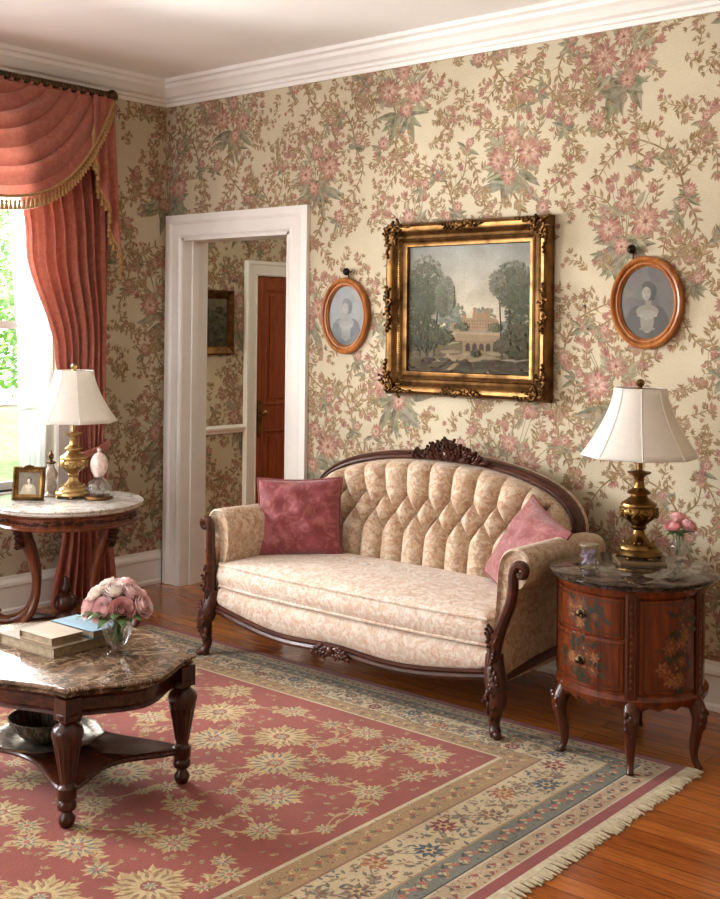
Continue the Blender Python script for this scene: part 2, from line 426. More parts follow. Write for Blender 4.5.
def wallpaper(u0,u1,z0,z1,rng):
    """half-drop repeat of bouquets, leafy sprigs and trailing branches"""
    o=[]; W,H=.62,.74
    for ci in range(int(math.floor(u0/W))-1,int(u1/W)+2):
        for ri in range(-1,int((z1)/H)+2):
            x=ci*W+rng.uniform(-.02,.02); y=ri*H+(H/2 if ci%2 else 0)+rng.uniform(-.02,.02)
            fl=1 if (ci+ri)%2 else -1
            q=lambda a,b:(x+fl*a,y+b)
            def sprig2(c,n,r):
                for i in range(n):
                    a=rng.uniform(0,2*pi); leaf(o,c[0],c[1],a,rng.uniform(.045,.085),.012,jit(GRN,12,rng),jit(GRND,12,rng),1)
                if r: wp_flower(o,c[0]+.02,c[1]+.03,r,rng)
            wp_sprig(o,[q(.02,.02),q(.07,-.08),q(.0,-.19),q(-.10,-.26),q(-.19,-.27)],.0065,rng,.050,.14)
            wp_sprig(o,[q(.0,-.19),q(.08,-.25),q(.14,-.33)],.0045,rng,.046,.16)
            wp_sprig(o,[q(.30,.28),q(.27,.40),q(.20,.50),q(.07,.56)],.006,rng,.050,.14)
            wp_sprig(o,[q(.27,.40),q(.35,.47),q(.37,.58)],.0045,rng,.046,.16)
            wp_sprig(o,[q(.30,.28),q(.35,.18),q(.30,.07),q(.22,.01)],.005,rng,.048,.16)
            wp_sprig(o,[q(-.10,-.26),q(-.06,-.34),q(.01,-.39)],.004,rng,.044,.3)
            wp_sprig(o,[q(.38,.56),q(.43,.48),q(.44,.38)],.004,rng,.044,.3)
            wp_sprig(o,[q(-.02,.22),q(-.08,.30),q(-.17,.33)],.004,rng,.044,.25)
            wp_sprig(o,[q(.10,.22),q(.16,.29),q(.17,.37)],.004,rng,.044,.3)
            sprig2(q(.30,.29),10,.034); sprig2(q(.17,-.10),6,.046); sprig2(q(-.19,-.27),8,0); sprig2(q(.37,.60),5,.03); sprig2(q(.10,.42),6,.03)
            for i in range(34):
                px,py=x+rng.uniform(-W/2,W/2),y+rng.uniform(-H/2,H/2); an=rng.uniform(0,2*pi); l=rng.uniform(.06,.12); cv=rng.uniform(-.03,.03)
                wp_sprig(o,[(px,py),(px+cos(an)*l*.5-sin(an)*cv,py+sin(an)*l*.5+cos(an)*cv),(px+cos(an)*l,py+sin(an)*l)],.0028,rng,.036,.2)
            bx,by=q(.02,.10); wp_bouquet(o,bx,by,1.75,rng,fl)
    return o
def put_print(mb,items,mp,keep,base=.0002,step=.00018,mi=1):
    for i,(pts,c,l) in enumerate(items):
        if all(keep(*p) for p in pts):
            mb.add([mp(p[0],p[1],base+step*l+(i%97)*1.7e-6) for p in pts],[tuple(range(len(pts)))],mi,lin(c))

# ------------------------------------------------------------------ room
H=3.05; XR=6.7; YF=-6.6
WB=lin((212,198,170))
def wallrects(mb,u0,u1,z0,z1,holes,mp):
    """tile a wall rectangle around rectangular holes"""
    us=sorted({u0,u1}|{h[0] for h in holes}|{h[1] for h in holes}); zs=sorted({z0,z1}|{h[2] for h in holes}|{h[3] for h in holes})
    for a,b in zip(us,us[1:]):
        for c,d in zip(zs,zs[1:]):
            if any(h[0]<=a and b<=h[1] and h[2]<=c and d<=h[3] for h in holes): continue
            mb.add([mp(a,c,0),mp(b,c,0),mp(b,d,0),mp(a,d,0)],[(0,1,2,3)],0,WB)
T=.16
DX0,DX1,DZ=.172,1.072,2.10     # doorway in the back wall
def make_wall(name,label,u0,u1,holes,mp,side,seed,printed=True,z1=H,vis=None):
    mb=MB(); wallrects(mb,u0,u1,0,z1,holes,lambda u,z,h:mp(u,z,0)); wallrects(mb,u0,u1,0,z1,holes,lambda u,z,h:mp(u,z,-T))
    for h in holes:
        for a,b in (((h[0],h[2]),(h[0],h[3])),((h[0],h[3]),(h[1],h[3])),((h[1],h[3]),(h[1],h[2])),((h[1],h[2]),(h[0],h[2])))[:3 if h[2]==0 else 4]:
            mb.add([mp(*a,0),mp(*b,0),mp(*b,-T),mp(*a,-T)],[(0,1,2,3)],0,WB)
    for a,b in (((u0,0),(u0,z1)),((u0,z1),(u1,z1)),((u1,z1),(u1,0))):
        mb.add([mp(*a,0),mp(*b,0),mp(*b,-T),mp(*a,-T)],[(0,1,2,3)],0,WB)
    if printed:
        va,vb=vis or (u0,u1)
        its=wallpaper(va,vb,0,z1,random.Random(seed))
        def keep(u,z):
            if not (max(u0,va-.02)<u<min(u1,vb+.02) and .1<z<z1-.05): return False
            return not any(h[0]-.03<u<h[1]+.03 and h[2]-.03<z<h[3]+.03 for h in holes)
        put_print(mb,its,mp,keep,mi=0)
    return struct(name,mb,M['wallprint'],label,'wall',smooth=False,fix=False)
mp_back=lambda u,z,h:(u,-h,z)
mp_left=lambda u,z,h:(h,u,z)
WIN=(-1.95,-.79,.66,2.55)
WIN2=(-4.3,-2.95,.66,2.55)
make_wall('wall_back','floral papered wall behind the sofa',-.0,XR,[(DX0,DX1,0,DZ)],mp_back,1,3,vis=(0,5.4))
make_wall('wall_left','floral papered wall with the curtained window',YF,T,[WIN,WIN2],mp_left,1,11,vis=(-4.6,0))
WB=lin((205,190,160))
make_wall('wall_right','plain wall behind the camera on the right',YF,T,[],lambda u,z,h:(XR-h,u,z),1,1,False)
FW=(.5,2.6,.5,2.6)
make_wall('wall_front','wall behind the camera with wide window',0,XR,[FW],lambda u,z,h:(u,YF+h,z),1,1,False)
WB=lin((212,198,170))
mb=MB().box((-.9,YF-T,-.12),(XR+T,3.4,0)); struct('floor',mb,M['floor'],'polished reddish oak plank floor','floor',smooth=False)
mb=MB().box((-.9,YF-T,H),(XR+T,3.4,H+.12)); struct('ceiling',mb,M['ceiling'],'smooth off-white ceiling','ceiling',smooth=False)

def wtrim(name,A,B,n,prof,mA,mB,label,cat='moulding'):
    """straight wall moulding from A to B, n into the room; mA/mB = mitre factors"""
    d=Vector((B[0]-A[0],B[1]-A[1])).normalized(); rings=[]
    for P,k in ((A,mA),(B,-mB)):
        rings.append([(P[0]+n[0]*o+d.x*o*k,P[1]+n[1]*o+d.y*o*k,z) for o,z in prof])
    return struct(name,MB().loft(rings),M['white'],label,cat,smooth=False)
crown=[(0,2.905),(.012,2.905),(.014,2.925),(.028,2.93),(.03,2.945),(.05,2.955),(.072,2.985),(.09,3.0),(.094,3.02),(.115,3.028),(.118,3.0499),(0,3.0499)]
wtrim('trim_1',(0,0),(XR,0),(0,-1),crown,1,1,'white crown moulding above the sofa wall')
wtrim('trim_2',(0,YF),(0,0),(1,0),crown,1,1,'white crown moulding above the window wall')
bprof=[(0,0),(.03,0),(.03,.02),(.022,.03),(.02,.14),(.026,.15),(.024,.165),(.012,.185),(.010,.2),(0,.2)]
wtrim('baseboard_left',(0,YF),(0,0),(1,0),bprof,1,1,'white baseboard below the window','baseboard')
CW=.138
wtrim('baseboard_back',(DX1+CW-.005,0),(XR,0),(0,-1),bprof,0,1,'white baseboard behind the sofa and drum cabinet','baseboard')
# door casing
cprof=[(0,0),(0,.022),(.012,.03),(.022,.026),(.03,.022),(.08,.022),(.088,.03),(.1,.034),(.113,.03),(CW,.026),(CW,0)]
mb=MB(); moulding(mb,[(DX0,0),(DX0,DZ),(DX1,DZ),(DX1,0)],cprof,lambda x,z,h:(x,-h,z),False)
# jamb lining
for a,b in (((DX0,0),(DX0,DZ)),((DX1,0),(DX1,DZ))):
    s=1 if a[0]==DX0 else -1
    mb.box((min(a[0],a[0]+s*.018),-.02,0),(max(a[0],a[0]+s*.018),T+.02,DZ))
    mb.box((min(a[0]+s*.018,a[0]+s*.03),.05,0),(max(a[0]+s*.018,a[0]+s*.03),.1,DZ-.018))
mb.box((DX0,-.02,DZ-.018),(DX1,T+.02,DZ))
struct('trim_3',mb,M['white'],'white door casing around the open doorway','door casing',smooth=False)
# ------------------------------------------------------------------ hall
HX=-.6
make_wall('wall_hall_left','papered hallway wall seen through the doorway',T,3.4,[],lambda u,z,h:(HX+h,u,z),1,21)
WB=lin((205,190,160))
make_wall('wall_hall_back','end wall of the hallway',HX-T,2.4,[],lambda u,z,h:(u,3.3-h,z),1,2,False)
make_wall('wall_hall_right','right wall of the hallway',T,3.4,[],lambda u,z,h:(2.3-h,u,z),1,2,False)
wtrim('baseboard_hall',(HX,T),(HX,1.2),(1,0),bprof,0,0,'white baseboard in the hallway','baseboard')
rail=[(0,.80),(.012,.80),(.016,.815),(.03,.825),(.034,.84),(.02,.85),(.01,.858),(0,.858)]
wtrim('trim_4',(HX,T),(HX,1.27),(1,0),rail,0,0,'white chair rail along the hallway wall')
HD0,HD1,HDZ=1.36,2.2,1.945
mb=MB(); moulding(mb,[(HD0,0),(HD0,HDZ),(HD1,HDZ),(HD1,0)],[(0,0),(0,.03),(.012,.036),(.02,.03),(.075,.03),(.085,.04),(.105,.04),(.11,0)],lambda u,z,h:(HX+h,u,z),False)
struct('trim_5',mb,M['white'],'white casing around the hallway door','door casing',smooth=False)
mb=MB(); mb.box((HX-.02,HD0,0),(HX+.004,HD1,HDZ))
def panel(mb,u0,u1,z0,z1):
    moulding(mb,[(u0,z0),(u1,z0),(u1,z1),(u0,z1)],[(0,0),(0,.004),(.006,.014),(.016,.012),(.026,.004),(.026,0)],lambda u,z,h:(HX+h,u,z))
    mb.box((HX,u0+.05,z0+.05),(HX+.012,u1-.05,z1-.05))
for u0,u1 in ((HD0+.1,HD0+.39),(HD0+.46,HD1-.1)):
    panel(mb,u0,u1,.98,1.85); panel(mb,u0,u1,.2,.8)
d=struct('door_1',mb,M['doorwood'],'reddish brown panelled wooden door in the hallway','door',smooth=False,bevel=.002)
mb=MB(); mb.box((HX+.004,HD0+.03,.78),(HX+.012,HD0+.075,1.0)); 
for z,r in ((.78,.022),(1.0,.022)): mb.ell((HX+.008,HD0+.0525,z),(.004,.022,.03))
build('door_plate',mb,M['brass'],d)
mb=MB(); prof=[(.008,0),(.009,.03),(.014,.036),(.026,.046),(.028,.06),(.02,.07),(.004,.074)]
mb.lathe(prof,16); mb.xf(Matrix.Translation((HX+.01,HD0+.0525,.93))@Matrix.Rotation(pi/2,4,'Y')); build('door_knob',mb,M['brass'],d)

# ------------------------------------------------------------------ window
y0,y1,z0,z1=WIN
mb=MB()
wc=[(0,0),(0,.022),(.012,.03),(.02,.022),(.085,.022),(.095,.03),(.11,.026),(.11,0)]
moulding(mb,[(y1,z0),(y1,z1),(y0,z1),(y0,z0)][::-1],wc,lambda u,z,h:(h,u,z),False)
mb.box((-T,y0-.13,z0-.03),(.05,y1+.13,z0)); mb.box((-.005,y0-.1,z0-.11),(.018,y1+.1,z0-.03))
w=struct('window_1',mb,M['white'],'white sash window behind the rose curtain','window',smooth=False)
mb=MB()
zm=1.565
def sash(mb,x,a,b,c,d,rails):
    t=.042
    for q in ((a,c,a+t,d),(b-t,c,b,d)): mb.box((x,q[0],q[1]),(x+.035,q[2],q[3]))
    for zz in (c,d-t): mb.box((x,a+t,zz),(x+.035,b-t,zz+t))
    for zz in rails: mb.box((x+.008,a+t,zz-.009),(x+.028,b-t,zz+.009))
    ym=(a+b)/2; mb.box((x+.008,ym-.009,c+t),(x+.028,ym+.009,d-t))
sash(mb,-.10,y0,y1,z0,zm+.02,[1.12]); sash(mb,-.137,y0,y1,zm-.02,z1,[2.05])
build('sash',mb,M['white'],w,smooth=False)
mb=MB(); mb.box((-.087,y0+.04,z0+.04),(-.083,y1-.04,zm)); mb.box((-.124,y0+.04,zm),(-.12,y1-.04,z1-.04))
gm=m_thinglass('window_pane')
M['pane']=gm
build('pane',mb,gm,w,smooth=False)
# garden beyond the window
struct('ground_outside',MB().box((-16,-6,-.3),(-.3,16,-.2)),M['soil'],'sunlit lawn outside the window','ground',smooth=False)
def shrub(name,label,x,y,h,r,seed,n=1500):
    rg=random.Random(seed); t=thing(name,label,'tree',(x,y,-.2),0,None)
    mb=MB(); mb.tube([(0,0,0),(.05,.03,h*.3),(0,0,h*.6)],[.12,.09,.05],8); build('trunk',mb,M['bark'],t)
    mb=MB()
    for i in range(n):
        k=rg.randrange(7); a=k*.9+rg.uniform(-.4,.4)
        cx,cy,cz=cos(a)*r*.5,sin(a)*r*.5,h*(.3+.09*k)
        u=Vector((rg.gauss(0,1),rg.gauss(0,1),rg.gauss(0,1))).normalized()*r*.62*rg.random()**.4
        p=Vector((cx,cy,cz))+u; s=rg.uniform(.03,.075)
        e1=Vector((rg.gauss(0,1),rg.gauss(0,1),rg.gauss(0,.6))).normalized(); e2=e1.orthogonal().normalized()
        mb.add([p-e1*s,p+e2*s*.5,p+e1*s,p-e2*s*.5],[(0,1,2,3)])
    build('foliage',mb,M['ext_leaf'],t,smooth=False,fix=False); return t
shrub('garden_tree','leafy green tree outside the lower window panes',-5.0,2.9,2.6,1.1,5,4200)
shrub('garden_tree','taller pale green tree farther out beyond the window',-10.5,6.2,4.6,1.9,9,5200)
shrub('garden_tree','broad green tree filling the left edge of the window view',-8.4,2.4,3.3,1.3,14,4200)

# ------------------------------------------------------------------ curtain rod, swag, curtain
rod=thing('curtain_rod','carved bronze curtain rod above the window','curtain rod',(.12,-1.43,2.885))
mb=MB(); mb.tube([(0,-.94,0),(0,.88,0)],.022,14)
for k in range(91):
    yy=-.93+k*.02; mb.ell((0.0+.012,yy,.0),(.014,.008,.02),None,6,4)
build('pole',mb,M['bronze'],rod)
for s in (1,-1):
    mb=MB(); mb.lathe([(.012,0),(.02,.006),(.022,.012),(.014,.02),(.03,.032),(.036,.05),(.03,.066),(.012,.076),(.014,.082),(.004,.09)],16)
    mb.xf(Matrix.Translation((0,.875 if s>0 else -.925,0))@Matrix.Rotation(-s*pi/2,4,'X')); build('rod_finial',mb,M['bronze'],rod)
for s in (.86,-.86):
    mb=MB(); mb.box((-.12,s-.02,-.045),(-.105,s+.02,.045)); mb.tube([(-.11,s,-.01),(-.05,s,-.035),(0,s,-.022)],.009,8); build('bracket',mb,M['bronze'],rod)
SC_Y,SC_HW,SC_Z=-1.43,.91,2.862
sw=thing('swag_valance','draped rose silk swag valance with gold tasselled edge','valance',(.12,SC_Y,SC_Z))
def swag(s,t):
    """s -1..1 along, t 0..1 top to bottom"""
    hw=.22+(SC_HW-.22)*min(1,t*1.02)**.85
    sag=.625*t**.9
    a=abs(s)
    f=t*6.6+.22*sin(2.3*s+.8)*sin(pi*t)
    fold=abs(sin(pi*f))**.55*(.75+.25*sin(t*17+2*s))
    mid=1-a**2.2
    z=-sag*(1-a**(2.0+1.3*t))+.030*fold*mid - .012
    y=s*hw
    x=.02+.075*sin(pi*min(1,t*.75+.1))*mid+.055*fold*(.3+.7*mid)*min(1,t*6+.2)
    return (x,y,z)
mb=MB(); mb.grid(lambda u,v:swag(u*2-1,v),110,170); build('drape',mb,M['curtain'],sw,angle=180)
# flat gathered heading between rod and first folds
mb=MB(); mb.grid(lambda u,v:(.012+.012*sin(u*2*pi*30),(u*2-1)*SC_HW,.012-v*.07*(1-abs(u*2-1)**6)-.03*v),240,4); build('heading',mb,M['curtain'],sw,angle=180)
edge=[Vector(swag(-1+2*i/120,1.0)) for i in range(121)]
mb=MB(); mb.tube([p+Vector((.006,0,-.006)) for p in edge],.012,8,sx=.7); 
fr=build('fringe_braid',mb,M['fringe'],sw)
tm=MB(); tm.lathe([(.002,0),(.003,-.014),(.0085,-.018),(.009,-.026),(.006,-.03),(.010,-.048),(.0125,-.066),(.003,-.067)][::-1],8)
seg=0; acc=0; first=None; pts=[]
for a,b in zip(edge,edge[1:]):
    L_=(b-a).length
    while acc<=seg+L_: pts.append(a+(b-a)*((acc-seg)/L_)); acc+=.0265
    seg+=L_
for p in [q for q in pts if q.y>-.8]:
    if first is None: first=build('tassel',tm,M['fringe'],fr,loc=p+Vector((.008,0,-.012)))
    else: dup(first,fr,p+Vector((.008,0,-.012)))
# side tail (jabot)
ja=thing('curtain_tail','pleated rose silk side tail hanging by the papered corner','valance',(.12,-.50,SC_Z))
def tail(u,v):
    y=-.17+u*.235*(.75+.25*v); bot=-.36-.60*u**1.1
    z=bot*v
    return (.045+.026*sin(u*2*pi*2.5+.5)*(.3+.7*v)-.03*u, y, z)
mb=MB(); mb.grid(tail,60,30); build('pleats',mb,M['curtain'],ja,angle=180)
edge=[Vector(tail(i/60,1)) for i in range(61)]
mb=MB(); mb.tube(edge,.010,8); jf=build('fringe_braid',mb,M['fringe'],ja)
e2=[Vector(tail(.0,i/20)) for i in range(8,21)]
first=None
for k in range(18):
    p=edge[int(k*60/17.0)]
    if first is None: first=build('tassel',tm,M['fringe'],jf,loc=p)
    else: dup(first,jf,p)
for k in range(8):
    dup(first,jf,Vector(tail(0,.45+k*.07)))
# curtain panel
def interp(tab,x):
    for (a,fa),(b,fb) in zip(tab,tab[1:]):
        if x<=b or (b,fb)==tab[-1]:
            t=max(0,min(1,(x-a)/(b-a))); t=t*t*(3-2*t); return fa+(fb-fa)*t
def panel_curtain(mb,left,right,n,x0,amp,zt,zb,nu=150,nv=60,tie=.9):
    def fn(u,v):
        z=zt+(zb-zt)*v
        a=interp(left,z); b=interp(right,z)
        y=a+(b-a)*u
        nar=max(.3,min(1,(b-a)/.42))
        x=x0+amp*nar*(sin(u*2*pi*n)+.3*sin(u*2*pi*n*2.3+1))+.012*sin(z*3+u*5)
        return (x,y,z)
    return mb.grid(fn,nu,nv)
cu=thing('curtain','full length rose silk curtain tied back beside the window','curtain',(.08,-.66,0))
LT=[(.02,-.87),(.45,-.80),(.86,-.72),(1.0,-.74),(1.4,-.85),(2.0,-1.05),(2.84,-1.25)]; RT=[(.02,-.40),(.5,-.46),(.86,-.52),(1.1,-.51),(2.0,-.49),(2.84,-.50)]
mb=MB(); panel_curtain(mb,LT,RT,8,.09,.034,2.84,.015); build('cloth',mb,M['curtain'],cu,off=(.08,-.66,0),angle=180)
mb=MB()
ring=[]
for i in range(33):
    a=2*pi*i/32; ring.append((.09+.062*cos(a),-.605+.115*sin(a),.86+.035*sin(a)))
mb.tube(ring,.022,8,sx=.5); build('tieback',mb,M['curtain'],cu,off=(.08,-.66,0))
cu2=thing('curtain','matching rose silk curtain on the far left of the window','curtain',(.08,-2.2,0))
mb=MB(); panel_curtain(mb,[(.02,-2.45),(2.84,-2.38)],[(.02,-2.0),(.9,-2.15),(2.84,-1.8)],8,.09,.034,2.84,.015,100,30); build('cloth',mb,M['curtain'],cu2,off=(.08,-2.2,0),angle=180)
sh=MB(); panel_curtain(sh,[(.67,-1.0),(1.3,-1.0),(2.4,-1.08)],[(.67,-.72),(2.4,-.76)],7,-.03,.010,2.54,.67,100,20)
single('sheer_curtain',sh,M['sheer'],'thin white sheer curtain between window and rose curtain','curtain',angle=180,fix=False)

# ------------------------------------------------------------------ rug
def rug():
    X0,X1,Y0,Y1=.72,3.745,-4.0,-.70
    tz=.008
    mb=MB(); mb.box((X0,Y0,0),(X1,Y1,tz),0,lin((152,76,64)))
    L=[]
    cream=(206,184,146); tan=(172,138,96); teal=(122,122,108); rose=(152,74,68); dark=(72,66,60); beige=(190,164,128)
    rg=random.Random(5)
    bands=[(0,rose),(.055,(206,190,160)),(.062,beige),(.135,(206,190,160)),(.143,dark),(.149,teal),(.235,tan),(.243,cream),(.435,(150,110,80)),(.445,tan),(.555,(212,196,160)),(.57,(156,78,66))]
    ky=.66
    def rect(d): return (X0+d,Y0+d*ky,X1-d,Y1-d*ky)
    for i,(d,c) in enumerate(bands):
        a=rect(d); L.append(([(a[0],a[1]),(a[2],a[1]),(a[2],a[3]),(a[0],a[3])],c,i*.3))
    top=len(bands)*.3
    def along(d,step):
        a=rect(d); out=[]
        for ax in range(4):
            P,Q=[((a[0],a[3]),(a[2],a[3])),((a[2],a[3]),(a[2],a[1])),((a[2],a[1]),(a[0],a[1])),((a[0],a[1]),(a[0],a[3]))][ax]
            l=hypot(Q[0]-P[0],Q[1]-P[1]); n=max(1,int(l/step)); an=atan2(Q[1]-P[1],Q[0]-P[0])
            k=ky if ax%2==0 else 1
            for i in range(n): out.append((P[0]+(Q[0]-P[0])*(i+.5)/n,P[1]+(Q[1]-P[1])*(i+.5)/n,an,k,i))
        return out
    # small motifs in the narrow bands
    for x,y,an,k,i in along(.098,.045):
        s=1 if i%2 else -1
        leaf(L,x,y,an+s*.9,.036*k,.008,rose,(150,90,76),top); leaf(L,x,y,an+pi+s*.9,.034*k,.008,(120,110,96),dark,top); blob(L,x,y,.009*k,cream,top+1,6)
    for x,y,an,k,i in along(.193,.05):
        s=1 if i%2 else -1
        leaf(L,x,y,an+s*.8,.042*k,.010,tan,(206,176,130),top); leaf(L,x,y,an+pi+s*.8,.042*k,.010,dark,(96,96,84),top); blob(L,x,y,.012*k,(176,104,84),top+1,7)
        blob(L,x+cos(an)*.025,y+sin(an)*.025,.007,(200,176,132),top+1,6)
    for x,y,an,k,i in along(.5,.055):
        s=1 if i%2 else -1
        leaf(L,x,y,an+s*.7,.044*k,.010,(130,104,72),(118,112,84),top); leaf(L,x,y,an+pi+s*.7,.044*k,.010,(206,178,132),(196,160,110),top); blob(L,x,y,.011*k,(170,96,76),top+1,6)
    # cream border: flower heads, leaves and vine
    pal=[((164,76,66),(110,50,48)),((96,108,112),(64,74,80)),((190,128,84),(150,90,60)),((150,110,84),(100,90,76))]
    for x,y,an,k,i in along(.34,.165):
        c=pal[i%4]; s=1 if i%2 else -1
        nx,ny=-sin(an)*s*.035*k,cos(an)*s*.035*k
        n=9 if i%3 else 7
        fx,fy=x+nx,y+ny
        for j in range(n): leaf(L,fx,fy,2*pi*j/n+i,.052*k,.012,jit(c[0],12,rg),jit(c[1],12,rg),top+1,4)
        for j in range(6): leaf(L,fx,fy,2*pi*j/6+.5,.026*k,.008,(206,176,130),(186,150,104),top+2,4)
        blob(L,fx,fy,.009,c[1],top+3,6)
        mx,my=x+cos(an)*.082-nx*.9,y+sin(an)*.082-ny*.9
        vine(L,[(fx,fy),((fx+mx)/2+nx*.5,(fy+my)/2+ny*.5),(mx,my)],.004,(140,130,106),top)
        for j in range(7):
            a=rg.uniform(0,2*pi); leaf(L,mx,my,a,.034*k,.009,jit((130,128,104),20,rg),jit((150,104,80),20,rg),top+1,4)
        for j in range(4):
            a=rg.uniform(0,2*pi); q=rg.uniform(.05,.09)*k; leaf(L,x+cos(a)*q,y+sin(a)*q*k,a+1,.032,.007,jit((150,120,90),20,rg),jit((110,110,96),16,rg),top,4)
    # field
    a=rect(.575)
    inside=lambda x,y,m=0: a[0]+m<x<a[2]-m and a[1]+m<y<a[3]-m
    c1=(204,174,124); c2=(182,150,104); bl=(142,138,122); rs=(186,112,98)
    def palm(x,y,r,st):
        n=16 if r>.11 else 12; ph=rg.uniform(0,6)
        for j in range(n):
            an=ph+2*pi*j/n; l=r*(1.04 if j%2 else .82); leaf(L,x,y,an,l,r*.17,jit(c1,10,rg),jit((194,164,116),10,rg),top+1,5)
            leaf(L,x+l*.55*cos(an),y+l*.55*sin(an),an+.7,r*.32,r*.07,jit(c1,10,rg),jit(c2,10,rg),top+1,4); leaf(L,x+l*.55*cos(an),y+l*.55*sin(an),an-.7,r*.32,r*.07,jit(c1,10,rg),jit(c2,10,rg),top+1,4)
        for j in range(n):
            an=ph+2*pi*(j+.5)/n; leaf(L,x,y,an,r*.74,r*.075,jit(bl if st else (150,120,84),10,rg),jit((112,110,98) if st else (160,126,86),10,rg),top+2,4)
        for j in range(n):
            an=ph+2*pi*j/n; leaf(L,x,y,an,r*.60,r*.09,jit((212,190,148),8,rg),jit(c1,8,rg),top+3,4)
        for j in range(n//2):
            an=ph+4*pi*j/n; leaf(L,x,y,an,r*.42,r*.07,jit((166,88,76),10,rg),jit((130,120,104),10,rg),top+3.5,4)
        blob(L,x,y,r*.24,rs if st else (156,90,74),top+4,12,rag=.1,rng=rg)
        for j in range(7): 
            an=2*pi*j/7; leaf(L,x,y,an,r*.20,r*.05,(210,184,140),bl,top+5,4)
    def small(x,y,r):
        n=9; ph=rg.uniform(0,6)
        for j in range(n): leaf(L,x,y,ph+2*pi*j/n,r*rg.uniform(.85,1.1),r*.2,jit(c1,12,rg),jit(c2,12,rg),top+1,4)
        for j in range(n): leaf(L,x,y,ph+.35+2*pi*j/n,r*.66,r*.10,jit(bl,14,rg),jit((110,104,92),10,rg),top+2,4)
        for j in range(n): leaf(L,x,y,ph+2*pi*j/n,r*.45,r*.09,jit((210,188,146),8,rg),jit(c1,8,rg),top+2.5,4)
        blob(L,x,y,r*.2,rs,top+3,6)
    grid=[]; sx,sy=.37,.31
    for j in range(-1,15):
        for i in range(-1,10):
            x=a[2]-.17-i*sx-(sx/2 if j%2 else 0)+rg.uniform(-.03,.03); y=a[3]-.13-j*sy*.72+rg.uniform(-.025,.025)
            if inside(x,y,.10): palm(x,y,rg.choice((.075,.10,.13)),rg.random()<.55); grid.append((x,y))
    npalm=len(grid)
    for n in range(900):
        x=rg.uniform(a[0],a[2]); y=rg.uniform(a[1],a[3]); r=rg.uniform(.032,.06)
        if inside(x,y,r) and all(hypot(x-p[0],y-p[1])>(.145 if k<npalm else .085) for k,p in enumerate(grid)):
            small(x,y,r); grid.append((x,y))
    for i,p in enumerate(grid):
        q=sorted(grid,key=lambda g:hypot(g[0]-p[0],g[1]-p[1]))[1:3]
        for g in q:
            mx,my=(p[0]+g[0])/2+rg.uniform(-.03,.03),(p[1]+g[1])/2+rg.uniform(-.03,.03)
            vine(L,[p,(mx,my),g],.0045,jit((186,152,106),10,rg),top,5)
            for sgn in (1,-1): leaf(L,mx,my,rg.uniform(0,6),.04,.010,jit(c1,12,rg),jit(c2,12,rg),top+1,4)
    inr=lambda x,y: X0<=x<=X1 and Y0<=y<=Y1
    for n in range(1500):
        x=rg.uniform(a[0],a[2]); y=rg.uniform(a[1],a[3])
        if inside(x,y,.03):
            an=rg.uniform(0,6.28); q=rg.uniform(.014,.026)
            for dd in (-.8,0,.8): leaf(L,x,y,an+dd,q,q*.26,jit(c2,16,rg),jit((150,118,84),14,rg),top,3)
    for n in range(2600):   # scattered leaves and tendrils of the cream border
        e=rg.random(); w_=rg.uniform(.25,.43)
        if e<.5: x=X0+w_ if rg.random()<.2 else X1-w_; y=rg.uniform(Y0+.2,Y1-w_*ky)
        else: y=Y1-w_*ky; x=rg.uniform(X0+.3,X1-w_)
        an=rg.uniform(0,6.28); q=rg.uniform(.014,.034); c_=rg.choice(((150,128,96),(126,124,108),(160,110,86),(110,108,98),(184,156,112)))
        leaf(L,x,y,an,q,q*.22,jit(c_,14,rg),jit(tuple(v*.86 for v in c_),12,rg),top,3)
    for n in range(3400):   # fine wool flecks in the guard stripes
        lo,hi,cc=rg.choice(((.07,.135,((168,96,80),(124,112,92),(206,184,148))),(.152,.232,((176,150,108),(86,84,76),(160,100,78),(104,108,98))),(.45,.55,((130,106,74),(206,178,132),(120,112,88)))))
        w_=rg.uniform(lo,hi)
        if rg.random()<.5: x=X1-w_; y=rg.uniform(Y0+.2,Y1-w_*ky)
        else: y=Y1-w_*ky; x=rg.uniform(X0+.2,X1-w_)
        an=rg.uniform(0,6.28); q=rg.uniform(.008,.018); leaf(L,x,y,an,q,q*.28,jit(rg.choice(cc),12,rg),jit(rg.choice(cc),12,rg),top+1,3)
    put_print(mb,L,lambda x,y,h:(x,y,tz+h),inr,.0001,.00017,0)
    o=single('area_rug',mb,M['rugprint'],'red and cream oriental rug with floral border under the coffee table','rug',smooth=False,fix=False)
    # fringe of knotted tassels on the short side
    mb=MB()
    rg2=random.Random(8); y=Y1-.004
    while y>Y0:
        l=rg2.uniform(.045,.062); dy=rg2.uniform(-.012,.006)
        mb.tube([(X1-.004,y,.006),(X1+l*.5,y+dy*.5,.0055),(X1+l,y+dy,.004)],[.0048,.0058,.0034],5); y-=.0115
    mb.box((X1-.012,Y0,0.001),(X1+.012,Y1,.0095))
    f=build('fringe',mb,M['cream_cloth'],o,off=tuple(o.location)); f['label']='cream knotted fringe along the short side'
    return o
rug()

# ------------------------------------------------------------------ sofa
CX=2.228; CS=2.23; WS=.03; SO=(2.23,-.55,0)
sofa=thing('settee','carved walnut settee with tufted cream floral upholstery','sofa',SO)
def sp(name,mb,mat,parent=None,**k): return build(name,mb,M[mat],parent or sofa,off=SO if parent is None or parent==sofa else SO,**k)
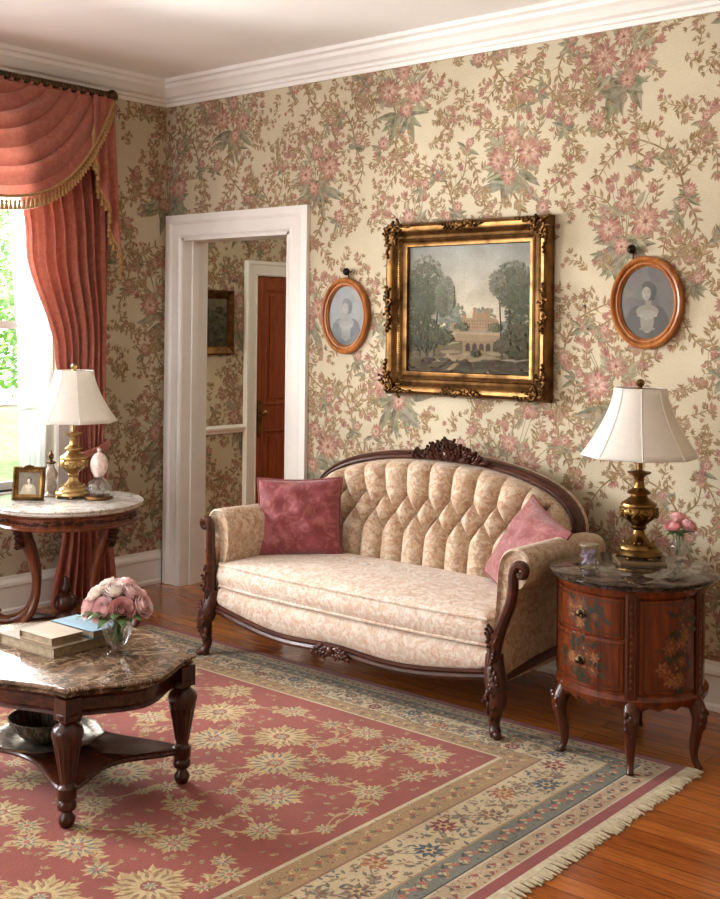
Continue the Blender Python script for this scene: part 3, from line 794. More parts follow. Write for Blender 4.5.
# crest rail outline (right half, x offset / z)
half=[(0,.945),(.12,.942),(.28,.932),(.43,.908),(.565,.872),(.67,.822),(.735,.755),(.752,.69),(.725,.635)]
hp=spline([(a,b,0) for a,b in half],8)
out=[(CX-p.x,p.y) for p in reversed(hp)]+[(CX+p.x,p.y) for p in hp[1:]]
BY=lambda z:-.235+(z-.45)*.13      # raked back plane
rp=[(-.004,-.02),(-.004,.036),(.004,.046),(.013,.042),(.022,.048),(.031,.040),(.036,.024),(.036,-.02)]
mb=MB(); moulding(mb,out,rp,lambda x,z,h:(x,BY(z)-h+.03,z),False)
cr=sp('crest_rail',mb,'sofawood')
# carved foliage on the crest
rg=random.Random(4); mb=MB()
def carved(mb,x,y,z,ang,l,w,d=.012,curl=.012):
    """leaf shaped relief with a rolled tip (in the xz plane)"""
    ca,sa=cos(ang),sin(ang)
    rot=Matrix.Rotation(-ang,3,'Y')
    mb.ell((x+ca*l*.45,y,z+sa*l*.45),(l*.5,d,w),rot,8,6)
    mb.ell((x+ca*l*.95,y-d*.5,z+sa*l*.95),(curl,d,curl),None,7,5)
for i in range(150):
    u=rg.gauss(0,.085); u=max(-.215,min(.215,u)); hh=.098*max(.08,1-(abs(u)/.215)**.9)
    v=hh*rg.uniform(-.05,.80)
    carved(mb,CX+.065+u,BY(.95)-.018-rg.uniform(0,.022),.945+v-.10*u*u*6*.1,pi/2-u*5.5+rg.uniform(-.5,.5),.030+.012*rg.random(),.0075,.012,.0072)
for i in range(-4,5): carved(mb,CX+.065+i*.016,BY(.95)-.026,.95,pi/2-i*.28,.088-.005*abs(i),.0105,.012,.010)
mb.ell((CX+.065,BY(.95)-.038,.975),(.018,.012,.022),None,10,6)
sp('carved_crest',mb,'sofawood',cr,fix=True)
cr.children[0].location=(0,0,0)
# tufted back
N1=12; SP=1.52/N1
ZB=.40
def topz(x):
    x=abs(x-CX)
    best=.63
    for p,q in zip(hp,hp[1:]):
        if p.x<=x<=q.x and q.x>p.x: return p.y+(q.y-p.y)*(x-p.x)/(q.x-p.x)
    return best if x>.752 else .68
rowz=[.775,.69,.605]
btn=[]
for r,z in enumerate(rowz):
    for i in range(-8,9):
        x=CX+(i+(.5 if r%2 else 0))*SP
        if abs(x-CX)<.715 and topz(x)-z>.05: btn.append((x,z,r))
segs=[]
for x,z,r in btn:
    if r==0: segs.append((x,z,CX+(x-CX)*1.12,topz(x)+.03))
    if r==2: segs.append((x,z,x,ZB-.05))
    for x2,z2,r2 in btn:
        if r2==r+1 and abs(abs(x2-x)-SP/2)<.01: segs.append((x,z,x2,z2))
def tuft(x,z):
    d=9
    for ax,az,bx,bz in segs:
        if abs(x-(ax+bx)/2)>.13+abs(ax-bx)/2: continue
        vx,vz=bx-ax,bz-az; t=max(0,min(1,((x-ax)*vx+(z-az)*vz)/(vx*vx+vz*vz)))
        q=(x-ax-t*vx)**2+(z-az-t*vz)**2
        if q<d: d=q
    d=sqrt(d)
    k=min(1,d/.0625); h=.078*sqrt(max(0,1-(1-k)**2))
    b=9
    for bx,bz,r in btn:
        q=(x-bx)**2+(z-bz)**2
        if q<b: b=q
    h-=.018*math.exp(-sqrt(b)/.016)
    return h
mb=MB()
def tfn(u,v):
    x=CX+(u*2-1)*.75; zt=topz(x)-.008; z=ZB+(zt-ZB)*v
    e=min(1,(zt-z)/.05)*min(1,(.75-abs(x-CX))/.05+.15); e=sqrt(max(0,1-(1-e)**2))
    return (x,BY(z)-.004-.03*e-tuft(x,z)*e,z)
mb.grid(tfn,260,110)
mb2=MB(); mb2.loft([[(x,BY(z)+.02,z) for x,z in out],[(x,BY(z)+.035,z) for x,z in out]])
back=sp('tufted_backrest',mb,'sofa',angle=180,fix=False)
bm_=MB(); bm_.ell((0,0,0),(.009,.006,.009),None,10,6); first=None
for x,z,r in btn:
    L_=(x-SO[0],BY(z)-.030-SO[1],z)
    if first is None: first=build('button',bm_,M['sofa'],back,loc=L_)
    else: dup(first,back,L_)
# padded outside back (slab with rounded rim behind the rail)
oh=[(CX+(x-CX)*1.0,z) for x,z in out]
mi=miter(oh,False)
def ring(o,y): return [(p[0]+q[0]*o,y+BY(p[1]),p[1]+q[1]*o) for p,q in zip(oh,mi)]
def close(r): 
    a,b=r[0],r[-1]; return r+[(b[0],b[1],.2),(a[0],a[1],.2)]
mb=MB(); mb.loft([close(ring(.0,.01)),close(ring(.03,.02)),close(ring(.038,.045)),close(ring(.03,.075)),close(ring(.0,.085))])
sp('outside_back',mb,'sofa',angle=60)
# arms
DXA={1:.026,-1:-.07}
def asx(s,z):
    q=max(0,min(1,(z-.27)/.32)); return s*DXA[s]*q*q*(3-2*q)
def asz(s,z): return z-(.030*max(0,z-.30)/.4 if s<0 else 0)
def arm(s):
    prof=[(.785,.20),(.80,.36),(.815,.50),(.826,.57),(.858,.588),(.882,.622),(.890,.668),(.878,.708),(.842,.732),(.796,.726),(.760,.69),(.744,.62),(.742,.50),(.745,.32),(.75,.20)]
    P=spline([(a,b,0) for a,b in prof],4); n=len(P)
    rings=[]
    for y,dx,dz,k in ((-.862,-.0,.0,.80),(-.878,0,0,.93),(-.872,0,0,1.0),(-.80,.0,.0,1.0),(-.6,-.012,-.004,1),(-.4,-.035,-.012,1),(-.25,-.05,-.02,.97),(-.16,-.055,-.03,.9)):
        cxm,czm=.80,.55
        rings.append([(CS+s*(WS+cxm+(p.x-cxm)*(1+(k-1)*1.2)+dx)+asx(s,p.y),y,asz(s,czm+(p.y-czm)*(1+(k-1)*.6)+dz)) for p in P])
    mb=MB(); mb.loft(rings); return sp('armrest',mb,'seatfab' if False else 'sofa',angle=50)
for s in (1,-1):
    a=arm(s)
    # wooden S-shaped arm post with scroll
    mb=MB()
    path=[(.772,.27),(.778,.33),(.79,.40),(.81,.47),(.83,.53),(.838,.59),(.840,.64),(.852,.674),(.876,.680),(.890,.662),(.884,.642),(.868,.640),(.864,.652)]
    Q=spline([(CS+s*(WS+x)+asx(s,z),-.893-(.014 if z>.5 else .014*z*2),asz(s,z)) for x,z in path],5)
    rad=[]
    for i in range(len(Q)):
        t=i/(len(Q)-1); rad.append(.027-.009*sin(min(1,t*1.25)*pi/2)-(.006*max(0,(t-.7)/.3)))
    mb.tube(Q,rad,10,sx=1.15)
    mb.ell((CS+s*(WS+.876)+asx(s,.66),-.905,asz(s,.658)),(.014,.018,.014))
    pst=sp('arm_post',mb,'sofawood')
    mb=MB()
    for k in range(9):
        z=.28+k*.016; carved(mb,CS+s*(WS+.782+rg.uniform(-.010,.010)),-.926,z,pi/2+s*rg.choice((-.5,.5)),.034,.008,.010,.007)
    sp('carving',mb,'sofawood',pst)
    # front leg: cabriole with scrolled toe
    mb=MB()
    lp=[(.768,-.885,.32),(.776,-.895,.26),(.792,-.905,.20),(.80,-.91,.16),(.792,-.908,.11),(.784,-.906,.07),(.79,-.912,.04),(.80,-.918,.022)]
    Q=spline([(CS+s*(WS+x),y,z) for x,y,z in lp],6); n=len(Q)
    tab=[(0,.036),(.25,.044),(.45,.036),(.65,.025),(.82,.021),(.92,.025),(1,.022)]
    mb.tube(Q,[interp(tab,i/(n-1)) for i in range(n)],12)
    mb.ell((CS+s*(WS+.812),-.93,.022),(.018,.016,.018)); mb.box((CS+s*(WS+.795)-.016,-.925,.0),(CS+s*(WS+.795)+.016,-.895,.02))
    lg=sp('leg',mb,'sofawood')
    mb=MB()
    for k in range(12):
        z=.12+k*.015; carved(mb,CS+s*(WS+.79+rg.uniform(-.022,.022)),-.94+.002*abs(k-6),z,-pi/2+rg.uniform(-.6,.6),.04,.009,.010,.008)
    sp('carving',mb,'sofawood',lg)
    # rear leg
    mb=MB(); Q=spline([(CS+s*(WS+.70),-.25,.24),(CS+s*(WS+.705),-.235,.16),(CS+s*(WS+.71),-.22,.08),(CS+s*(WS+.715),-.20,.0)],5)
    mb.tube(Q,[.028-.009*i/(len(Q)-1) for i in range(len(Q))],10); sp('leg',mb,'sofawood')
    # side rail
    mb=MB(); Q=spline([(CS+s*(WS+.775),-.87,.215),(CS+s*(WS+.78),-.6,.235),(CS+s*(WS+.77),-.4,.24),(CS+s*(WS+.745),-.2,.235)],6); mb.tube(Q,.020,8,sx=.8,up=(0,0,1)); sp('side_rail',mb,'sofawood')
# serpentine front rail
def frz(x): 
    a=abs(x-CS)/.79; return .180+.012*cos(a*pi*2.0)*(1-a)+.055*a**3
def fry(x):
    a=abs(x-CS)/.79; return -.925+.035*a**2
mb=MB(); rings=[]
for i in range(61):
    x=CS-.79+1.58*i/60; z=frz(x); y=fry(x)
    rings.append([(x,y+.06,z+.022),(x,y+.005,z+.022),(x,y-.008,z+.014),(x,y-.002,z+.004),(x,y-.010,z-.006),(x,y-.006,z-.018),(x,y+.02,z-.022),(x,y+.06,z-.018)])
mb.loft(rings); fr_=sp('front_rail',mb,'sofawood')
mb=MB()
for s in (1,-1):
    for k in range(6): carved(mb,CS+s*(.004+.014*k),-.94,.190-.001*k*k,pi/2-s*(1.2+.12*(k%3)),.05-.004*k,.011,.011,.011)
    mb.ell((CS+s*.085,-.938,.178),(.014,.012,.014))
    for k in range(4): carved(mb,CS+s*(.01+.016*k),-.942,.182,-pi/2+s*(.8+.2*k),.034,.009,.010,.008)
mb.ell((CS,-.946,.188),(.018,.014,.022))
sp('carving',mb,'sofawood',fr_)
# seat deck (upholstered apron)
mb=MB()
def seatring(ins,z,by=0):
    o=[]
    for i in range(41):
        x=-.765+ins+(1.53-2*ins)*i/40; o.append((CS+x,fry(CS+x)+.004+ins+by,z if not callable(z) else z(CS+x)))
    o+= [(CS+.765-ins,-.26,z if not callable(z) else z(CS+.765)),(CS-.765+ins,-.26,z if not callable(z) else z(CS-.765))]
    return o
mb.loft([seatring(.02,lambda x:frz(x)+.01),seatring(.0,lambda x:frz(x)+.03),seatring(-.006,.28),seatring(0,.315),seatring(.012,.332),seatring(.05,.335)])
sp('seat_base',mb,'seatfab',angle=60)
# cushion
mb=MB()
def cr_(ins,z,cr=0.0):
    o=[]; hw=.76-ins
    pts=[]
    for i in range(61):
        u=-1+2*i/60; x=hw*u
        pts.append((CS+x,-.905-.018+.06*abs(u)**3*.6+ins,z+cr*(1-u*u)))
    for j in range(1,20):
        v=j/20; pts.append((CS+hw,-.885+ins+(.585)*v*(1-ins),z+cr*0))
    for i in range(61):
        u=1-2*i/60; pts.append((CS+hw*u,-.29-ins,z+cr*(1-u*u)))
    for j in range(1,20):
        v=1-j/20; pts.append((CS-hw,-.885+ins+(.585)*v*(1-ins),z))
    return pts
mb.loft([cr_(.06,.334),cr_(.012,.337),cr_(.0,.352),cr_(-.008,.39),cr_(0,.435),cr_(.012,.452),cr_(.05,.461,.006),cr_(.12,.467,.012),cr_(.22,.470,.016)])
cs=sp('seat_cushion',mb,'seatfab',angle=75)
for z,nm in ((.444,'piping'),(.344,'piping')):
    mb=MB(); r_=cr_(.002,z); mb.tube(r_+[r_[0]],.0065,6); sp(nm,mb,'seatfab',cs)
for o in list(bpy.data.objects):
    if o.parent and o.parent.parent==sofa and o.type=='MESH': pass

# throw pillows
def pillow(name,label,mat,W,Hh,T_,Mx):
    loc=Mx.to_translation(); root=thing(name,label,'pillow',loc)
    rot=Mx.to_3x3().to_4x4()
    mb=MB()
    def side(sg):
        def fn(u,v):
            a,b=u*2-1,v*2-1
            t=(max(0,1-abs(a)**2.4)*max(0,1-abs(b)**2.4))**.55
            x=a*W/2*(1-.07*(1-b*b)*abs(a)**2); y=b*Hh/2*(1-.07*(1-a*a)*abs(b)**2)
            w=.006*sin(a*9+b*4)*t+.005*sin(b*11-a*5)*t
            return rot@Vector((x,y,sg*(T_/2*t)+w))
        return fn
    mb.grid(side(1),40,40); mb.grid(side(-1),40,40)
    build('cover',mb,M[mat],root,angle=180)
    mb=MB(); f=side(0); ring=[f(i/30,0) for i in range(30)]+[f(1,i/30) for i in range(30)]+[f(1-i/30,1) for i in range(30)]+[f(0,1-i/30) for i in range(31)]
    mb.tube(ring,.006,6); build('piping',mb,M['pillow_cord'],root); return root
def frame_of(x,y,z,loc):
    x=Vector(x).normalized(); z=Vector(z); z=(z-x*z.dot(x)).normalized(); y=z.cross(x)
    m=Matrix((x,y,z)).transposed().to_4x4(); m.translation=Vector(loc); return m
pillow('throw_pillow','dark rose damask square pillow at the left end of the settee','pillow',.42,.385,.15,frame_of((.80,.60,.03),None,(.58,-.80,.24),(1.635,-.51,.640)))
pillow('throw_pillow','paler rose pillow leaning in the right corner of the settee','pillow_light',.40,.40,.15,frame_of((.80,-.55,-.25),None,(-.55,-.66,.50),(2.885,-.44,.625)))

# ------------------------------------------------------------------ marble coffee table
TC=(2.155,-2.235); HXc,HYc=.375,.265
ct=thing('coffee_table','low mahogany coffee table with brown marble serpentine top','coffee table',(*TC,.008))
def serp(ins,z,hx=HXc,hy=HYc,bl=.10,bs=.085,n=28):
    o=[]; cs=[(hx,-hy),(hx,hy),(-hx,hy),(-hx,-hy)]
    for k in range(4):
        a=cs[k]; b=cs[(k+1)%4]; L_=hypot(b[0]-a[0],b[1]-a[1]); dx,dy=(b[0]-a[0])/L_,(b[1]-a[1])/L_
        for i in range(n):
            t=i/n; bu=(bl)*(.5-.5*cos(2*pi*t))
            o.append((a[0]+dx*L_*t+dy*bu,a[1]+dy*L_*t-dx*bu))
    mx=1-ins/(hx+.02); my=1-ins/(hy+.02)
    return [(x*mx,y*my,z) for x,y in o]
mb=MB(); mb.loft([serp(.03,.405),serp(.012,.407),serp(.004,.414),serp(.012,.420),serp(.0,.427),serp(.0,.433),serp(.006,.4365),serp(.016,.437)])
build('marble_top',mb,M['marble_dark'],ct,angle=30)
mb=MB(); mb.loft([serp(.04,.332),serp(.035,.337),serp(.040,.345),serp(.045,.350),serp(.045,.385),serp(.038,.390),serp(.03,.405)]); build('apron',mb,M['mahogX'],ct,angle=30)
LP=[(.014,0),(.02,.004),(.026,.018),(.027,.03),(.018,.042),(.016,.05),(.028,.058),(.031,.068),(.028,.08),(.024,.086),(.030,.092),(.031,.125),(.024,.13),(.020,.137),(.023,.15),(.026,.17),(.033,.21),(.039,.245),(.041,.258),(.045,.262),(.044,.268),(.049,.285),(.050,.298),(.045,.312),(.032,.322),(.026,.328),(.030,.335),(.036,.34),(.036,.355)]
for sx in (1,-1):
    for sy in (1,-1):
        mb=MB(); mb.lathe(LP,48,(sx*(HXc-.031),sy*(HYc-.031),0),flute=14,fl=(.136,.262),amp=.05)
        mb.box((sx*(HXc-.031)-.03,sy*(HYc-.031)-.03,.335),(sx*(HXc-.031)+.03,sy*(HYc-.031)+.03,.404))
        build('leg',mb,M['mahog'],ct,angle=50)
mb=MB(); sh_=lambda i,z: serp(i,z,HXc-.02,HYc-.02,-.085)
mb.loft([sh_(.016,.10),sh_(.004,.103),sh_(0,.110),sh_(.006,.116),sh_(.003,.121),sh_(.012,.124)]); build('shelf',mb,M['mahogX'],ct,angle=30)
TZ=.008+.437
# books
def book(name,label,mat,x0,y0,x1,y1,z,h,rz=0,spine=True):
    cx,cy=(x0+x1)/2,(y0+y1)/2; w,d=(x1-x0)/2,(y1-y0)/2
    t=thing(name,label,'book',(cx,cy,z),rz,'books stacked on the coffee table')
    mb=MB(); mb.box((-w,-d,0),(w,d,.0035)); mb.box((-w,-d,h-.0035),(w,d,h)); mb.box((-w,-d,0),(-w+.004,d,h)); build('cover',mb,M[mat],t,bevel=.001,smooth=False)
    mb=MB(); mb.box((-w+.004,-d+.006,.0035),(w-.006,d-.006,h-.0035)); build('pages',mb,M['pages'],t,smooth=False); return t
BZ=TZ
book('large_book','large tan book at the bottom of the coffee table stack','bk_tan',1.90,-2.335,2.215,-2.055,BZ,.036,R(2))
book('small_book','small cream book lying at the front of the book stack','bk_cream',2.005,-2.32,2.19,-2.185,BZ+.036,.026,R(1))
book('blue_book','pale blue book lying beside the rose vase','bk_blue',1.985,-2.175,2.222,-2.06,BZ+.036,.028,R(2))
# rose makers
def bloom(rg,r):
    mb=MB()
    for ring,(n,rr,tilt,hh) in enumerate(((3,.26,0,.85),(3,.40,.1,.86),(4,.56,.25,.84),(5,.74,.5,.78),(5,.90,.8,.68),(6,1.0,1.1,.55))):
        for i in range(n):
            az=2*pi*i/n+ring*.75+rg.uniform(-.15,.15); wdt=2*pi/n*1.35; k2=rg.uniform(.94,1.06)
            def fn(u,v,az=az,wdt=wdt,rr=rr,tilt=tilt,hh=hh,k2=k2):
                e=2*u-1
                a=e*.5*wdt*(.45+.55*sin(min(1,v*1.25)*pi/2))
                out=rr*(.30+.70*sin(min(1,v*1.1)*pi/2))+tilt*.13*v**4
                z=-.42+(hh+.30)*v*k2-.16*tilt*v**3-.17*abs(e)**3*v
                rr2=out*(1-.10*e*e)+.02*e
                return (r*rr2*cos(az+a),r*rr2*sin(az+a),r*z)
            mb.grid(fn,6,6)
    mb.ell((0,0,.05*r),(.2*r,.2*r,.36*r),None,8,6)
    return mb
BL=[bloom(random.Random(k),1.0) for k in (1,2,3)]
def scaled(mb,k):
    n=MB(); n.join(mb,Matrix.Scale(k,4)); return n
def rose(label,group,pos,nrm,r,mat,foot,rg,k=0):
    """bloom + stem + leaves; root at the bloom"""
    t=thing('rose',label,'rose',pos,0,group)
    n=Vector(nrm).normalized(); q=Vector((0,0,1)).rotation_difference(n).to_matrix().to_4x4()
    mb=MB(); mb.join(BL[k%3],q@Matrix.Rotation(rg.uniform(0,6),4,'Z')@Matrix.Scale(r,4)); build('bloom',mb,M[mat],t,angle=180,fix=False)
    f=Vector(foot)-Vector(pos); s0=-n*r*.5
    mb=MB(); P=spline([tuple(s0),tuple(s0*.6+f*.35-n*r*.3),tuple(f)],8); mb.tube(P,.0024,6); build('stem',mb,M['stem'],t)
    mb=MB()
    for j in range(3):
        a=rg.uniform(0,2*pi); d=(n.orthogonal().normalized()*cos(a)+n.cross(n.orthogonal().normalized())*sin(a)-n*.75).normalized()
        if d.z>.05: continue
        o=s0*1.25; e=Vector((-sin(a),cos(a),0)); up=d.cross(e)
        def fn(u,v,o=o,d=d,e=e,up=up): 
            w=.40*r*sin(pi*v**.8)
            return o+d*(r*1.0*v)+e*((u-.5)*2*w)+up*(.12*r*sin(pi*v)-.1*r*abs(u-.5))
        mb.grid(fn,4,6)
    build('leaf',mb,M['leaf'],t,angle=180,fix=False); return t
def vase(name,label,prof,loc,seg=32,flute=16,fl=(.03,.12),amp=.03):
    mb=MB(); mb.lathe(prof,seg*2,flute=flute,fl=fl,amp=amp,cap=True)
    o=build(name,mb,M['crystal'],loc=loc,angle=40); tag(o,label,'vase'); return o
# outer + inner wall closed profile
VP=[(.001,.0),(.036,.0),(.037,.006),(.022,.012),(.016,.02),(.018,.028),(.034,.05),(.046,.085),(.050,.115),(.047,.135),(.047,.148),(.052,.158),(.049,.158),(.043,.148),(.043,.135),(.046,.115),(.042,.085),(.030,.053),(.012,.036),(.001,.034)]
VL=(2.325,-2.145,TZ+.0006)
vase('flower_vase','cut crystal vase of pink roses on the coffee table',[(r*1.12,z*.97) for r,z in VP],VL,fl=(.04,.13),amp=.035)
rg=random.Random(12)
cam_dir=Vector((5.51-2.33,-4.63+2.15,1.1)).normalized()
right=Vector((.762,.6475,0)); fwd=Vector((.6475,-.762,0))     # towards the lens side of the table
RS=[ # (right, toward camera, up, r, colour)
 (-.075,.03,.190,.036,'rose_pink','soft pink rose at the left edge of the coffee table bouquet'),
 (-.030,.062,.190,.038,'rose_pink','open pink rose low in front, left of centre, in the crystal vase'),
 (.026,.064,.192,.037,'rose_deep','deeper pink rose low in front, right of centre, in the crystal vase'),
 (.076,.035,.200,.038,'rose_pink','pink rose at the right edge of the coffee table bouquet'),
 (-.058,.02,.232,.034,'rose_pale','pale cream rose at the upper left of the coffee table bouquet'),
 (-.004,.03,.246,.036,'rose_pale','pale blush rose at the top middle of the coffee table bouquet'),
 (.044,.02,.240,.034,'rose_pink','small pink rose at the upper right of the coffee table bouquet')]
BKL='pink rose hidden at the back of the coffee table bouquet'
RS+=[(-.055,-.045,.205,.036,'rose_pink',BKL),(.0,-.06,.215,.036,'rose_pale',BKL),(.055,-.045,.205,.036,'rose_pink',BKL),(.02,-.02,.255,.034,'rose_pink',BKL),(-.03,-.02,.252,.034,'rose_pale',BKL)]
for i,(a,b,c,r,mt,lb) in enumerate(RS):
    off=right*a*1.12+fwd*b*1.1; r*=1.12; pos=(VL[0]+off.x,VL[1]+off.y,VL[2]+c-.026)
    n=Vector((off.x*9,off.y*9,.25+(c-.18)*9)); an=rg.uniform(0,6)
    rose(lb,'roses in the crystal vase on the coffee table',pos,n,r,mt,(VL[0]+.018*cos(an),VL[1]+.018*sin(an),VL[2]+.045),rg,i)
# greenery collar
for nm in range(1):
    mb=MB(); rgx=random.Random(3)
    for j in range(22):
        a=2*pi*j/22+rgx.uniform(-.1,.1); d=Vector((cos(a),sin(a),rgx.uniform(-.3,.05))).normalized(); e=Vector((-sin(a),cos(a),0)); l=rgx.uniform(.085,.125); o=Vector((cos(a)*.035,sin(a)*.035,.150))
        def fn(u,v,o=o,d=d,e=e,l=l): return o+d*(l*v)+e*((u-.5)*.044*sin(pi*v**.8))+Vector((0,0,.012*sin(pi*v)-.004*abs(u-.5)))
        mb.grid(fn,4,6)
    for j in range(10):
        a=2*pi*j/10; mb.tube([(.014*cos(a+2.4),.014*sin(a+2.4),.045),(.006*cos(a),.006*sin(a),.09),(.028*cos(a),.028*sin(a),.165)],.002,5)
    o=build('greenery',mb,M['leaf'],loc=VL,angle=180,fix=False); tag(o,'dark green leaves spreading under the coffee table roses','leaves')
# tray and bowl on the shelf
SZ=.008+.124
TRL=(2.12,-2.275,SZ)
mb=MB(); 
def octr(r,z): return [(r*cos(2*pi*i/48)*(1.04+.035*cos(pi*i/3)),r*sin(2*pi*i/48)*(1.0+.035*cos(pi*i/3)),z) for i in range(48)]
mb.loft([octr(.12,.002),octr(.125,.0),octr(.14,.012),octr(.178,.026),octr(.182,.031),octr(.172,.031),octr(.135,.016),octr(.12,.010),octr(.02,.010)])
single_tr=build('tray',mb,M['silver'],loc=TRL); tag(single_tr,'scalloped tarnished silver tray under the patterned bowl','tray')
mb=MB(); mb.lathe([(.001,.0),(.055,.0),(.06,.004),(.075,.012),(.095,.03),(.11,.045),(.118,.06),(.124,.076),(.128,.080),(.123,.082),(.116,.07),(.106,.052),(.08,.024),(.055,.010),(.001,.008)],120,flute=30,fl=(.02,.08),amp=.006)
rgx=random.Random(2)
wic=MB(); wic.v=mb.v; wic.f=mb.f; wic.m=mb.m; wic.c=[lin(jit((84,70,52),40,rgx)) for _ in mb.f]
bw=build('bowl',wic,M['wicker'],loc=(2.115,-2.285,SZ+.0105)); tag(bw,'round mottled brown bowl on the lower coffee table shelf','bowl')

# ------------------------------------------------------------------ round lamp table by the window
LC=(.56,-1.10); LZ=.676
lt=thing('lamp_table','round walnut table with white marble top by the window','side table',(*LC,0))
mb=MB(); mb.lathe([(.02,LZ-.032),(.365,LZ-.032),(.378,LZ-.028),(.383,LZ-.02),(.379,LZ-.014),(.388,LZ-.008),(.388,LZ-.004),(.382,LZ),(.02,LZ)],96); build('marble_top',mb,M['marble_white'],lt,angle=30)
mb=MB(); mb.lathe([(.32,LZ-.104),(.362,LZ-.104),(.366,LZ-.098),(.36,LZ-.092),(.355,LZ-.087),(.355,LZ-.045),(.362,LZ-.038),(.362,LZ-.0325),(.32,LZ-.0325)],96); mb2=MB(); mb2.lathe([(.001,LZ-.07),(.33,LZ-.07),(.33,LZ-.033),(.001,LZ-.033)],48); mb.join(mb2)
build('apron',mb,M['walnut'],lt,angle=30)
ca=-45.2*pi/180+0   # direction from table towards the lens
view=atan2(-4.63+1.10,5.51-.56)
for k,off in enumerate((68,112,-68,-112)):
    az=view+R(off); c,s=cos(az),sin(az)
    mb=MB()
    path=[(.225,.575),(.225,.53),(.205,.47),(.175,.39),(.155,.30),(.16,.20),(.19,.12),(.25,.065),(.32,.05),(.365,.062),(.38,.085),(.365,.098),(.352,.088)]
    P=spline([(c*r,s*r,z) for r,z in path],6); n=len(P)
    tab=[(0,.036),(.15,.036),(.35,.029),(.5,.030),(.6,.035),(.75,.031),(.9,.021),(1,.014)]
    mb.tube(P,[interp(tab,i/(n-1)) for i in range(n)],12,sx=.75,up=(-s,c,0))
    mb.lathe([(.018,0),(.024,.004),(.022,.02),(.012,.03)],12,(c*.29,s*.29,0))
    lg=build('leg',mb,M['walnut'],lt,angle=60)
    mb=MB()
    for j in range(12):
        a=rg.uniform(-1.2,1.2); mb.ell((c*(.246+.012*rg.random())-s*.036*sin(a),s*(.246+.012*rg.random())+c*.036*sin(a),.46+j*.0085),(.018,.018,.013),None,7,5)
    build('carving',mb,M['mahog'],lg)
mb=MB()
for j in range(17):
    a=view+R(-70+j*8.75); rr=.360
    for q in range(3): mb.ell(((rr-.004)*cos(a+.02*q),(rr-.004)*sin(a+.02*q),LZ-.066+rg.uniform(-.012,.012)),(.009,.022,.006),Matrix.Rotation(a,3,'Z'),7,5)
build('carving',mb,M['mahog'],lt.children[1])
mb=MB(); mb.lathe([(.02,.03),(.05,.04),(.056,.06),(.045,.085),(.03,.095),(.046,.105),(.052,.125),(.045,.15),(.028,.165),(.018,.172),(.024,.18),(.026,.192),(.018,.205),(.008,.222),(.010,.23),(.002,.24)],32,flute=12,fl=(.1,.16),amp=.06); mb.v=[(x*1.12,y*1.12,z*1.2) for x,y,z in mb.v]; build('finial',mb,M['mahog'],lt,angle=50)
mb=MB()
for off in (68,112):
    az=view+R(off); mb.tube([(cos(az)*.21,sin(az)*.21,.075),(0,0,.065),(-cos(az)*.21,-sin(az)*.21,.075)],.022,8)
build('stretcher',mb,M['mahog'],lt)

